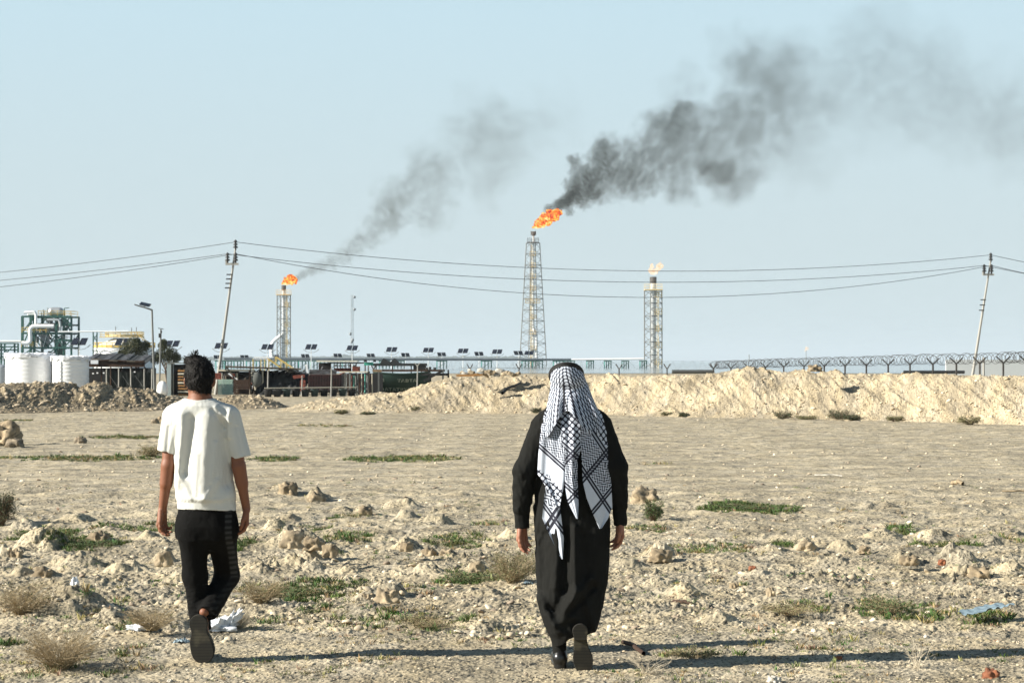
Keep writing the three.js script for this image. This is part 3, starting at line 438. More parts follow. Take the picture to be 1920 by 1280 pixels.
  flap([[885, 1024], [920, 1021], [968, 1016], [1000, 1030], [1030, 1045], [1044, 1052]], [[885, 1052], [940, 1048], [1005, 1056], [1044, 1054]], -0.008, 886, 1043, (X, Y) => [px2((X - 1053) * 0.8 - (Y - 1043) * 0.6), px2(-(X - 1053) * 0.75 - (Y - 1043) * 0.45) * 0.7], 1.6, 0.006);
  flap([[760, 1050], [800, 1051], [850, 1052], [900, 1056], [935, 1062], [955, 1072], [968, 1079]], [[760, 1088], [800, 1086], [840, 1087], [860, 1081], [900, 1081], [940, 1083], [968, 1082]], 0.018, 770, 967, (X, Y) => [px2((X - 1080) * 0.66 - (Y - 967) * 0.75), px2(-(X - 1080) * 0.75 - (Y - 967) * 0.66)], 2.6, 0.010);
  flap([[760, 1080], [800, 1083], [840, 1088], [900, 1091], [930, 1098], [960, 1110], [987, 1122]], [[760, 1122], [800, 1135], [850, 1142], [900, 1145], [950, 1147], [970, 1138], [987, 1126]], 0.006, 770, 987, (X, Y) => [px2((X - 1125) * 0.835 - (Y - 987) * 0.55), px2(-(X - 1125) * 0.75 - (Y - 987) * 0.66)], 3.9, 0.007);
  // black cord ring, double, with a hanging tail
  const ring = (yy, r) => { const q = []; for (let i = 0; i < 28; i++) { const a = i / 28 * 6.2832; q.push(L(1062 + Math.cos(a) * 30.5, yy - 20 * Math.sin(a), -0.02 + Math.sin(a) * 0.098)); } return new THREE.TubeGeometry(new THREE.CatmullRomCurve3(q, true), 90, r, 10, true); };
  part('head_cord', [ring(705, 0.009), ring(701, 0.0085)], mat([0.006, 0.006, 0.006], 0.75), who);
  part('cord_tail', tube([L(1055, 722, 0.105), L(1056, 735, 0.118), L(1059, 752, 0.132), L(1064, 772, 0.155)], 0.0032, 20, 6), mat([0.006, 0.006, 0.006], 0.7), who);
}
// ---------- the plant beyond the bank ----------
const ORDF = ['first', 'second', 'third', 'fourth', 'fifth', 'sixth', 'seventh', 'eighth', 'ninth', 'tenth', 'eleventh', 'twelfth', 'thirteenth', 'fourteenth', 'fifteenth', 'sixteenth', 'seventeenth', 'eighteenth', 'nineteenth', 'twentieth', 'twenty-first', 'twenty-second', 'twenty-third', 'twenty-fourth', 'twenty-fifth'];
const M_galv = mat([0.17, 0.175, 0.165], 0.6, 0.3), M_steel = mat([0.10, 0.105, 0.10], 0.6, 0.3), M_silver = mat([0.55, 0.56, 0.55], 0.38, 0.6), M_whitePaint = mat([0.78, 0.78, 0.76], 0.45), M_green = mat([0.010, 0.075, 0.055], 0.55), M_mint = mat([0.10, 0.42, 0.34], 0.6), M_yellow = mat([0.62, 0.42, 0.10], 0.6), M_soot = mat([0.06, 0.055, 0.05], 0.7), M_pole = mat([0.33, 0.32, 0.29], 0.7), M_dark = mat([0.02, 0.02, 0.02], 0.6), M_panel = mat([0.008, 0.010, 0.018], 0.18), M_rail = mat([0.66, 0.52, 0.26], 0.6), M_greyPaint = mat([0.24, 0.26, 0.26], 0.5);

// flares: smoke tips, flames, lattice frames
function rampTex(stops) { const N = 128, d = new Uint8Array(N * 4 * 2); for (let r = 0; r < 2; r++) for (let i = 0; i < N; i++) { const t = i / (N - 1); let k = 0; while (k < stops.length - 2 && t > stops[k + 1][0]) k++; const [a, c] = stops[k], [b, e] = stops[k + 1], f = clamp((t - a) / (b - a), 0, 1); for (let q = 0; q < 3; q++) d[(r * N + i) * 4 + q] = 255 * lerp(c[q], e[q], f); d[(r * N + i) * 4 + 3] = 255; } const t = new THREE.DataTexture(d, N, 2, THREE.RGBAFormat); t.magFilter = t.minFilter = THREE.LinearFilter; t.colorSpace = THREE.SRGBColorSpace; t.needsUpdate = true; return t; }
const fireRamp = rampTex([[0, [0.55, 0.12, 0.03]], [0.15, [0.92, 0.27, 0.05]], [0.38, [1, 0.43, 0.08]], [0.58, [1, 0.62, 0.16]], [0.78, [1, 0.84, 0.38]], [1, [1, 0.97, 0.8]]]);
const paleRamp = rampTex([[0, [0.98, 0.80, 0.64]], [0.4, [1, 0.88, 0.75]], [0.7, [1, 0.92, 0.80]], [1, [1, 0.98, 0.92]]]);
const M_fire = new THREE.MeshStandardMaterial({ color: 0x000000, roughness: 1, emissive: 0xffffff, emissiveMap: fireRamp, emissiveIntensity: 1.15 / EXPOSURE });
const M_pale = new THREE.MeshStandardMaterial({ color: 0x000000, roughness: 1, emissive: 0xffffff, emissiveMap: paleRamp, emissiveIntensity: 1.12 / EXPOSURE });
function flame(name, blobs, Z, material, cell, freq, label, power, tint) {
  const c0 = P(blobs[0][0], blobs[0][1], Z), m = pxm(Z), B = blobs.map(([x, y, r, zz]) => ({ c: P(x, y, Z).sub(c0).add(V(0, 0, (zz ?? 0) * m)), r: r * m }));
  const f = (x, y, z) => { let d = 1e9; const wx = x + m * 2.6 * n3(x * freq, y * freq, z * freq), wy = y + m * 2.6 * n3(x * freq + 9, y * freq, z * freq + 4); for (const b of B) d = smin(d, Math.hypot(wx - b.c.x, wy - b.c.y, z - b.c.z) - b.r, m * 3); return d - m * 3.4 * fbm3(x * freq * 1.7, y * freq * 1.7 - 3, z * freq * 1.7, 3); };
  const lo = [1e9, 1e9, 1e9], hi = [-1e9, -1e9, -1e9]; for (const b of B) ['x', 'y', 'z'].forEach((k, i) => { lo[i] = Math.min(lo[i], b.c[k] - b.r - 6 * m); hi[i] = Math.max(hi[i], b.c[k] + b.r + 6 * m); });
  const g = sdfMesh(f, lo, hi, cell * m), p = g.attributes.position, uv = g.attributes.uv;
  for (let i = 0; i < p.count; i++) { const x = p.getX(i), y = p.getY(i), z = p.getZ(i), t = Math.hypot(x, y) / Math.hypot(hi[0], hi[1]); const k = 1 - Math.abs(fbm3(x * freq * 1.5, y * freq * 1.5, z * freq * 1.5, 2)) * 2.6, e = fbm3(x * freq * 1.1 + 8, y * freq * 1.1, z * freq, 2); uv.setXY(i, clamp(0.36 + 0.62 * (k - 0.35) + 0.45 * e - 0.30 * t + 0.18, 0.01, 0.99), 0.5); }
  const fl = single(name, g, material, label, 'flame', c0); fl.castShadow = false;
  const li = new THREE.PointLight(tint, power); li.name = 'flame_light'; li.position.copy(c0).add(V(0, -1, m * 30)); li.castShadow = true; scene.add(li);
}
function lattice(o, w0, w1, h, bays, turn, rLeg, rBr, yTop = h, m = M_galv) {
  const corner = (i, y) => { const r = lerp(w0, w1, y / h) * 0.7071, a = turn + i * Math.PI / 2; return V(r * Math.cos(a), y, r * Math.sin(a)); };
  for (let i = 0; i < 4; i++) part('leg', bar(corner(i, 0), corner(i, yTop), rLeg, rLeg, 6), m, o);
  for (let b = 0; b < bays; b++) { const y0 = yTop * b / bays, y1 = yTop * (b + 1) / bays, g = []; for (let i = 0; i < 4; i++) { const k = (i + 1) % 4; g.push(bar(corner(i, y1), corner(k, y1), rBr, rBr, 4), bar(corner(i, y0), corner(k, (y0 + y1) / 2), rBr * 0.8, rBr * 0.8, 4), bar(corner(k, (y0 + y1) / 2), corner(i, y1), rBr * 0.8, rBr * 0.8, 4)); } part('bracing', g, m, o); }
  return corner;
}
function railing(cx, cy, cz, w, d, hgt, r) { const g = []; for (const y of [hgt * 0.5, hgt]) g.push(beam(V(cx - w / 2, cy + y, cz - d / 2), V(cx + w / 2, cy + y, cz - d / 2), r), beam(V(cx - w / 2, cy + y, cz + d / 2), V(cx + w / 2, cy + y, cz + d / 2), r), beam(V(cx - w / 2, cy + y, cz - d / 2), V(cx - w / 2, cy + y, cz + d / 2), r), beam(V(cx + w / 2, cy + y, cz - d / 2), V(cx + w / 2, cy + y, cz + d / 2), r)); const n = Math.max(2, Math.round(w / 1.2)); for (let i = 0; i <= n; i++) for (const s of [-1, 1]) g.push(bx(r, hgt, r, cx - w / 2 + w * i / n, cy + hgt / 2, cz + s * d / 2)); return g; }
{ // tall flare
  const Z = 600, m = pxm(Z), o = thing('flare_tower', 'tall tapering lattice flare tower under the largest orange flame', 'tower', V((999.5 - 960) * m, 0, -Z)), Y = (py) => P(960, py, Z).y, h = Y(455);
  lattice(o, 6.1, 3.0, h, 11, 0.34, 0.16, 0.075);
  part('riser_pipe', [bar(V(0.1, 0, 0.2), V(0.1, Y(452), 0.2), 0.34, 0.30, 10)], M_silver, o); part('riser_pipe', [bar(V(1.0, 0, 0.5), V(1.0, Y(628), 0.5), 0.45, 0.45, 10), bar(V(1.0, Y(628), 0.5), V(0.2, Y(615), 0.3), 0.4, 0.4, 8)], M_whitePaint, o);
  part('ladder', [-0.75, -0.35].map((x) => bar(V(x, 0, 1.0), V(x, h, 0.9), 0.07, 0.07, 4)).concat(Array.from({ length: 60 }, (_, i) => bx(0.4, 0.06, 0.06, -0.55, h * (i + 0.5) / 60, 0.98))), M_yellow, o);
  for (const [py, w] of [[479, 1.7], [500, 1.7], [521, 1.8], [543, 1.8], [568, 4.4], [597, 1.9], [626, 1.9], [655, 2.2]]) part('platform', [bx(w, 0.12, 1.8, -0.1, Y(py), 0.4), ...railing(-0.1, Y(py), 0.4, w, 1.8, 1.1, 0.07)], M_yellow, o);
  part('top_platform', [bx(3.5, 0.2, 3.5, 0, h + 0.1, 0), ...railing(0, h + 0.2, 0, 3.4, 3.4, 1.1, 0.08)], M_soot, o);
  part('burner_stem', [bar(V(0.1, h, 0.2), V(0.1, Y(441), 0.2), 0.3, 0.3, 8)], M_silver, o);
  part('burner_tip', [bar(V(0.1, Y(442), 0.2), V(0.1, Y(434), 0.2), 0.55, 0.75, 10), bx(0.18, 1.3, 0.18, -0.6, Y(437), 0.3), bx(0.18, 1.3, 0.18, 0.8, Y(437), 0.3)], M_soot, o);
  flame('flame', [[1001, 427, 3.2], [1008, 422, 6.5], [1016, 416, 9, 3], [1026, 411, 11, -2], [1036, 405, 11, 2], [1046, 400, 8.5], [1030, 400, 8, 3], [1020, 408, 8]], Z, M_fire, 1.05, 0.42, 'large billowing orange flame on the tall tapering flare tower', 22, new THREE.Color(1, 0.5, 0.15));
}
function stackFlare(cx, Z, half, topY, pipeR, tipY, tipTop, label, withDuct, plats) {
  const m = pxm(Z), o = thing('flare_stack', label, 'tower', V((cx - 960) * m, 0, -Z)), Y = (py) => P(960, py, Z).y, h = Y(topY), w = half * m * 2 / 1.06 / Math.SQRT2 * 1.06;
  const R = half * m / Math.cos(0.34);
  lattice(o, R * Math.SQRT2, R * Math.SQRT2, h, 6, 0.34, 0.14, 0.07);
  part('stack_pipe', [bar(V(0, 0, 0), V(0, Y(tipY), 0), pipeR, pipeR, 20)], M_silver, o);
  for (let k = 1; k < 6; k++) part('clamp_ring', new THREE.TorusGeometry(pipeR * 1.05, 0.09, 6, 20).rotateX(Math.PI / 2).translate(0, h * k / 6, 0), M_steel, o);
  part('burner_tip', [bar(V(0, Y(tipY), 0), V(0, Y(tipTop), 0), pipeR * 1.12, pipeR * 1.18, 18)], M_soot, o);
  part('top_platform', [bx(R * 1.95, 0.2, R * 1.9, 0, h + 0.1, 0), ...railing(0, h + 0.2, 0, R * 1.9, R * 1.85, 1.1, 0.055)], M_rail, o);
  for (const py of plats) part('platform', [bx(R * 0.62, 0.14, 1.4, R * 0.62, Y(py), R * 0.25), ...railing(R * 0.62, Y(py), R * 0.25, R * 0.6, 1.4, 1.1, 0.09)], M_rail, o);
  part('ladder', [bar(V(R * 0.4, 0, R * 0.6), V(R * 0.4, h, R * 0.6), 0.06, 0.06, 4), bar(V(R * 0.55, 0, R * 0.6), V(R * 0.55, h, R * 0.6), 0.06, 0.06, 4)], M_rail, o);
  if (withDuct) part('inlet_duct', [tube([V(-3.0, 0, 0.9), V(-3.0, Y(650), 0.9), V(-2.8, Y(643), 0.9), V(-0.3, Y(627), 0.6)], 0.5, 24, 12), bx(5, 1.0, 2, -5.0, Y(672), 1)], M_whitePaint, o);
  return o;
}
stackFlare(531.5, 520, 13, 553, 0.52, 545, 535, 'slim silver flare stack with white inlet duct in square lattice frame', true, [575, 612, 645]);
flame('flame', [[531, 532, 3.5], [537, 528, 6.5], [544, 525, 8], [551, 526, 6], [546, 519, 5]], 520, M_fire, 0.9, 0.5, 'small orange flame on the silver flare stack with white inlet duct', 9, new THREE.Color(1, 0.5, 0.15));
stackFlare(1225, 430, 16, 544, 0.64, 531, 519, 'thick silver flare stack with yellow side platforms in square lattice frame', false, [557, 589, 620, 652, 683]);
flame('flame', [[1224, 514, 3.2], [1221, 507, 5], [1221.5, 500, 4.6], [1229, 508, 4.5], [1235, 503, 5], [1238, 496, 4], [1239, 490, 2.4]], 430, M_pale, 0.9, 0.55, 'pale peach flame on the thick flare stack with yellow platforms', 9, new THREE.Color(1, 0.8, 0.6));
{ // far flare and mast
  const o = thing('flare_stack', 'tiny far-off flare stack beyond the razor wire', 'tower', P(1512, 679, 2400).setY(0)); part('stack_pipe', bar(V(0, 0, 0), V(0, P(0, 657, 2400).y, 0), 0.5, 0.4, 8), M_greyPaint, o);
  flame('flame', [[1512, 656, 1.6], [1513, 653, 2]], 2400, M_pale, 0.6, 0.3, 'tiny pale flame on the far-off flare stack', 10, new THREE.Color(1, 0.8, 0.6));
  single('mast', [bar(V(0, 0, 0), V(0, P(0, 664, 2000).y, 0), 0.6, 0.45, 6), bx(1.6, 0.5, 0.5, 0, P(0, 668, 2000).y, 0)], M_greyPaint, 'thin far mast rising behind the razor wire', 'mast', P(1405, 679, 2000).setY(0));
}
{ // antenna mast
  const Z = 700, m = pxm(Z), o = thing('antenna_mast', 'thin pale lattice antenna mast with two drum dishes', 'antenna', V((660 - 960) * m, 0, -Z)), h = P(0, 553, Z).y;
  lattice(o, 0.9, 0.6, h, 14, 0.5, 0.035, 0.02, h, M_greyPaint);
  for (const [dx, py] of [[0.7, 557], [0.7, 580], [-0.5, 626], [0.2, 637], [-0.1, 641]]) part('dish', new THREE.CylinderGeometry(0.5, 0.5, 0.4, 14).rotateX(Math.PI / 2).rotateY(0.9).translate(dx * 1.2, P(0, py, Z).y, 0.5), M_greyPaint, o);
}
{ // process structure
  const Z = 350, m = pxm(Z), o = thing('process_structure', 'green steel process structure with white ducts and grey vessels', 'industrial plant', V((95 - 960) * m, 0, -Z)), Y = (py) => P(0, py, Z).y, X = (px) => (px - 95) * m, D = 6;
  for (const x of [49, 71, 112, 126, 140]) for (const z of [-D / 2, D / 2]) part('column', bx(x > 120 ? 0.28 : 0.42, Y(593), 0.42, X(x), Y(593) / 2, z), M_green, o);
  for (const [py, a, b] of [[594, 49, 140], [625, 49, 140], [652, 49, 140], [609, 112, 140], [638, 112, 140]]) { part('floor_deck', [bx((b - a) * m, 0.32, 0.3, X((a + b) / 2), Y(py), -D / 2 - 0.22), bx((b - a) * m, 0.32, 0.3, X((a + b) / 2), Y(py), D / 2 + 0.22), bx((b - a) * m - 0.4, 0.08, D - 0.5, X((a + b) / 2), Y(py) + 0.02, 0)], M_green, o); }
  for (const [a, p, b, q] of [[112, 625, 126, 652], [126, 625, 112, 652], [126, 609, 140, 594], [126, 594, 140, 609], [126, 625, 140, 609], [49, 625, 71, 594], [49, 652, 60, 625], [71, 652, 60, 625], [95, 652, 112, 628], [126, 652, 140, 638], [49, 666, 71, 652], [95, 666, 112, 652]]) part('brace', beam(V(X(a), Y(p), D / 2 + 0.25), V(X(b), Y(q), D / 2 + 0.25), 0.2), M_green, o);
  part('duct', tube([V(X(54), Y(587), 3.7), V(X(66), Y(586), 3.7), V(X(73), Y(586), 3.7), V(X(75.5), Y(590), 3.7), V(X(75.5), Y(608), 3.7)], 0.24, 40, 12), M_whitePaint, o);
  part('duct', tube([V(X(110), Y(612), 3.9), V(X(80), Y(612), 3.9), V(X(70), Y(613), 3.9), V(X(66), Y(618), 3.9), V(X(65.5), Y(640), 3.9), V(X(62), Y(643), 3.9), V(X(50), Y(643), 3.9)], 0.34, 60, 12), M_whitePaint, o);
  part('duct', tube([V(X(96), Y(600), 3.5), V(X(112), Y(600), 3.5), V(X(118), Y(601), 3.5), V(X(120), Y(606), 3.5), V(X(120), Y(622), 3.5)], 0.22, 40, 10), M_silver, o);
  const vessel = (r, L, x, y, z, vert) => { const g = new THREE.CapsuleGeometry(r, L, 6, 18); if (!vert) g.rotateZ(Math.PI / 2); return g.translate(x, y, z); };
  part('vessel', vessel(0.75, 3.2, X(93), Y(614), 1.5), M_greyPaint, o); part('vessel', vessel(0.85, 1.2, X(104), Y(585), 0), M_silver, o); part('vessel', [vessel(0.8, 1.6, X(87), Y(638), 1.5, true)], M_greyPaint, o); part('vessel', vessel(0.3, 1.1, X(60), Y(589), 0.5), M_whitePaint, o);
  part('railing', railing(X(108), Y(593), 0, 5.6, D, 0.9, 0.07), M_yellow, o); part('railing', railing(X(73), Y(624), 1, 4.2, D, 0.9, 0.09), M_yellow, o); part('railing', railing(X(60), Y(651), 2.4, 2.0, 3, 0.9, 0.09), M_yellow, o); part('railing', railing(X(133), Y(637), 2, 1.4, 3, 0.9, 0.05), M_galv, o);
  part('davit', [bar(V(X(122), Y(593), 1), V(X(122), Y(578), 1), 0.1, 0.1, 6), bar(V(X(122), Y(578), 1), V(X(131), Y(577), 1), 0.08, 0.08, 6)], M_green, o);
  for (const [x, p, q] of [[83, 593, 580], [91, 593, 577], [79, 593, 585]]) part('vent_pipe', bar(V(X(x), Y(p), 1), V(X(x), Y(q), 1), 0.14, 0.1, 6), M_greyPaint, o);
  for (let k = 0; k < 12; k++) part('pipe_spool', tube([V(X(rr(50, 108)), Y(rr(596, 622)), 2.6), V(X(rr(50, 108)), Y(rr(626, 660)), 2.6)], rr(0.08, 0.16), 4, 6), [M_greyPaint, M_whitePaint, M_green][k % 3], o);
  for (let k = 0; k < 26; k++) { const up = k % 3, py = [rr(598, 622), rr(628, 649), rr(654, 672)][up], w = rr(0.3, 1.1), hh = rr(0.4, 1.4); part('equipment_box', k % 4 ? new THREE.CylinderGeometry(w * 0.4, w * 0.4, hh, 10).translate(X(rr(53, 122)), Y(py), rr(-2.4, 1.6)) : bx(w, hh, w, X(rr(53, 122)), Y(py), rr(-2.4, 1.6)), [M_greyPaint, M_steel, M_green, M_galv, M_green][k % 5], o); }
  for (const [a, p, b, q] of [[49, 594, 71, 625], [71, 594, 112, 625], [112, 594, 71, 625], [49, 625, 71, 652], [112, 652, 71, 625], [71, 652, 112, 625], [126, 625, 112, 594], [126, 652, 140, 625], [49, 680, 112, 652], [112, 680, 49, 652]]) part('brace', beam(V(X(a), Y(p), -D / 2), V(X(b), Y(q), -D / 2), 0.2), M_green, o);
  // rack to the left
  const r = thing('pipe_rack', 'dark green pipe rack with white pipe beside the process structure', 'pipe rack', V((10 - 960) * m, 0, -Z)), RX = (px) => (px - 10) * m;
  for (const x of [-20, 8, 33]) for (const z of [0, 2.4]) part('post', bx(0.26, Y(644), 0.26, RX(x), Y(644) / 2, z), M_green, r);
  for (const py of [644, 650, 656, 663]) part('crossbeam', [bx(53 * m, 0.2, 0.2, RX(6.5), Y(py), 2.62), bx(53 * m, 0.2, 0.2, RX(6.5), Y(py), -0.24)], M_green, r);
  for (const [a, b] of [[-20, 8], [8, 33]]) for (const k of [0, 1]) part('brace', beam(V(RX(k ? b : a), Y(648), 2.85), V(RX(k ? a : b), Y(672), 2.85), 0.14), M_green, r);
  part('pipe', bar(V(RX(-30), Y(640), 1.2), V(RX(47), Y(640), 1.2), 0.2, 0.2, 10), M_whitePaint, r);
  const lp = thing('pipe', 'long white pipe bridging from process structure to storage tank', 'pipe', V((185 - 960) * m, 0, -Z + 4)), LX = (px) => (px - 185) * m;
  part('run', bar(V(LX(118), Y(622.5), 0), V(LX(249), Y(621.5), 0), 0.13, 0.13, 10), M_whitePaint, lp);
  part('support', [bx(0.18, Y(623), 0.18, LX(183), Y(623) / 2, 0), bx(0.18, Y(623), 0.18, LX(190), Y(623) / 2, 0), beam(V(LX(183), Y(628), 0.2), V(LX(190), Y(640), 0.2), 0.12), beam(V(LX(190), Y(628), 0.2), V(LX(183), Y(640), 0.2), 0.12)], M_green, lp);
}
{ // storage tank
  const Z = 380, m = pxm(Z), o = thing('storage_tank', 'white storage tank with domed roof and yellow railings', 'tank', V((232 - 960) * m, 0, -Z)), Y = (py) => P(0, py, Z).y, R = 56 * m;
  part('shell', new THREE.CylinderGeometry(R, R, Y(650), 48, 1).translate(0, Y(650) / 2, 0), M_whitePaint, o);
  part('roof', new THREE.CylinderGeometry(R * 0.35, R, Y(634) - Y(650), 48, 1).translate(0, (Y(634) + Y(650)) / 2, 0), mat([0.6, 0.6, 0.56], 0.6), o);
  const ringRail = (r, y, h) => { const g = []; for (const k of [0.5, 1]) g.push(new THREE.TorusGeometry(r, 0.07, 5, 48).rotateX(Math.PI / 2).translate(0, y + h * k, 0)); for (let i = 0; i < 32; i++) { const a = i / 32 * 6.2832; g.push(bx(0.1, h, 0.1, r * Math.cos(a), y + h / 2, r * Math.sin(a))); } g.push(new THREE.CylinderGeometry(r, r, 0.4, 48, 1, true).translate(0, y + 0.25, 0)); return g; };
  part('railing', ringRail(R * 1.02, Y(652), 0.95), M_yellow, o); part('railing', ringRail(R * 0.62, Y(632), 0.9), M_rail, o);
  part('walkway', [bx(R * 1.45, 0.16, 1.6, 0, Y(632), 2), ...railing(0, Y(632), 2, R * 1.4, 1.5, 1.0, 0.09)], M_rail, o);
  part('stair', [beam(V(R * 0.62, Y(626), 3.0), V(R * 0.98, Y(648), 3.0), 0.14), beam(V(R * 0.56, Y(626), 3.2), V(R * 0.92, Y(648), 3.2), 0.14)], M_yellow, o);
  const g = []; for (let i = 0; i < 14; i++) { const a = (i + 0.2) / 14 * Math.PI, b = (i + 1.2) / 14 * Math.PI; g.push(beam(V(R * 1.04 * Math.cos(a), Y(i % 2 ? 656 : 660), R * 1.04 * Math.sin(a)), V(R * 1.04 * Math.cos(b), Y(i % 2 ? 660 : 656), R * 1.04 * Math.sin(b)), 0.12)); } part('wind_girder', g, M_steel, o);
  for (const [x, p] of [[216, 612], [246, 614], [255, 613]]) part('vent', bar(V((x - 232) * m, Y(632), 0), V((x - 232) * m, Y(p), 0), 0.07, 0.07, 5), M_steel, o);
}
// ---------- pipeline on green frames ----------
{
  const Z = 405, m = pxm(Z), o = thing('pipeline', 'long grey and white pipeline running level across green frames', 'pipeline', V(0, 0, -Z)), W = (px, py) => P(px, py, Z).add(V(0, 0, Z));
  part('pipe', bar(W(420, 672.6), W(1071, 674), 0.23, 0.23, 12), mat([0.085, 0.105, 0.12], 0.6), o); part('pipe', bar(W(1072, 674), W(1207, 672.6), 0.22, 0.22, 12), M_whitePaint, o); part('small_pipe', bar(W(700, 692.5), W(1212, 693.5), 0.07, 0.07, 6), M_mint, o); part('small_pipe', bar(W(860, 689), W(1090, 690), 0.05, 0.05, 6), M_greyPaint, o);
  const frame0 = (w) => { const g = new THREE.Group(); g.name = 'pipe_support'; const h = P(0, 677.5, Z).y; for (const x of [-w / 2, -w / 6, w / 6, w / 2]) part('post', bx(0.2, h, 0.2, x, h / 2, Math.abs(x) < w / 3 ? -0.6 : 0), x < -w / 3 ? M_mint : M_green, g); part('crossbeam', [bx(w + 0.3, 0.2, 0.22, 0, h + 0.1, 0.02), bx(w * 0.4, 0.2, 0.22, 0, h + 0.08, -0.6)], M_green, g); part('brace', beam(V(-w / 3, 0.2, 0.14), V(w / 3, h * 0.8, 0.14), 0.1), M_green, g); return g; };
  const proto = frame0(2.0), protoN = frame0(1.35); let fi = 0;
  for (const x of [412, 428, 446, 470, 488, 505, 527, 548, 568, 590, 610, 628, 650, 720, 748, 828, 912, 988, 1008, 1047, 1068, 1107, 1140, 1173, 1207]) { const p = (x < 1080 ? proto : protoN).clone(); p.name = numbered('pipe_support'); p.position.copy(W(x, 690)).setY(0).setZ(-Z - 0.9); scene.add(p); tag(p, ORDF[fi++] + ' green goalpost frame under the pipeline, counted towards the thick flare stack', 'pipe support', 'green frames under the pipeline'); }
}
{ // pale flow station deck and yellow stair
  const Z = 300, m = pxm(Z), o = thing('stair_platform', 'yellow railed stair and platform in front of the green frames', 'stairs', V((520 - 960) * m, 0, -Z)), Y = (py) => P(0, py, Z).y, X = (px) => (px - 520) * m;
  part('deck', bx(2.5, 0.12, 1.6, X(490), Y(672), 0), M_whitePaint, o);
  for (const x of [475, 490, 497, 505]) part('post', bx(0.12, Y(672), 0.12, X(x), Y(672) / 2, 0.7), M_yellow, o);
  for (const z of [0.8, -0.8]) part('handrail', [beam(V(X(517), Y(669), z), V(X(549), Y(690), z), 0.13), beam(V(X(502), Y(672), z), V(X(528), Y(690), z), 0.15), ...[517, 527, 537, 546].map((x) => bx(0.1, 0.95, 0.1, X(x), Y(669 + (x - 517) * 0.656) - 0.45, z))], M_yellow, o);
}
// ---------- solar lamps ----------
{
  const h = 1, o = new THREE.Group(); // unit lamp: panel pair 2.2 m wide, post scaled per place
  const mk = (yaw, lean) => { const g = new THREE.Group(); for (const x of [-0.57, 0.57]) { const p = part('solar_panel', bx(1.02, 0.06, 1.15).rotateX(0.95).rotateY(0), M_panel, g); p.position.set(x, 0, 0); part('panel_frame', [bx(1.06, 0.05, 0.04, 0, -0.03, 0.58), bx(1.06, 0.05, 0.04, 0, -0.03, -0.58), bx(0.04, 0.05, 1.2, 0.53, -0.03, 0), bx(0.04, 0.05, 1.2, -0.53, -0.03, 0)].map((q) => q.rotateX(0.95)), M_galv, p); } for (const c of g.children) c.rotation.set(0, yaw, 0, 'YXZ'), c.position.applyAxisAngle(V(0, 1, 0), yaw * 0.3); return g; };
  const spots = [[148, 640, 30, 1], [229, 641, 28, 1], [323, 644, 26, 1], [414, 648, 24, 1], [501, 650, 22.5, 1], [583, 650, 21.5, 1], [660, 652, 20.5, 1], [734, 655, 20, 1], [803, 656, 19.5, 1], [868, 657.5, 19, 1], [932, 659, 18.5, 1], [992, 661.5, 17, 1], [458, 669, 15.5, -1], [515, 668, 14.5, -1], [408, 669, 15, -1], [572, 667, 15, -1], [633, 666, 15, -1], [695, 666, 15, -1], [760, 665, 15.5, -1], [828, 664, 16, -1], [898, 663, 16.5, -1], [972, 661.5, 17, -1]];
  let up = 0, low = 0;
  spots.sort((a, b) => a[0] - b[0]).forEach(([x, y, w, k]) => {
    const Z = 2.2 * FPX / w, top = P(x, y, Z), t = thing('solar_lamp', k > 0 ? ORDF[up++] + ' tall solar lamp along the row from the green process structure' : ORDF[low++] + ' low solar lamp along the pipeline, counted from the leaning pole', 'street lamp', top.clone().setY(0), k > 0 ? 'taller solar lamps along the plant road' : 'lower solar lamps before the pipeline');
    const head = mk(k > 0 ? -0.42 : 0.45, 0); for (const c of [...head.children]) { c.position.y = top.y; t.add(c); }
    part('post', bar(V(0, 0, -0.05), V(0, top.y - 0.1, -0.05), 0.10, 0.06, 6), M_whitePaint, t);
    for (const s of [-1, 1]) { const q = part('lamp_arm', tube([V(0, top.y - 1.1, 0), V(s * 0.6, top.y - 1.05, 0), V(s * 1.2, top.y - 0.75, 0)], 0.035, 8, 5), M_galv, t); part('lamp_head', bx(0.42, 0.09, 0.2).rotateZ(s * 0.75).translate(s * 1.35, top.y - 0.6, 0), M_greyPaint, q); }
  });
}
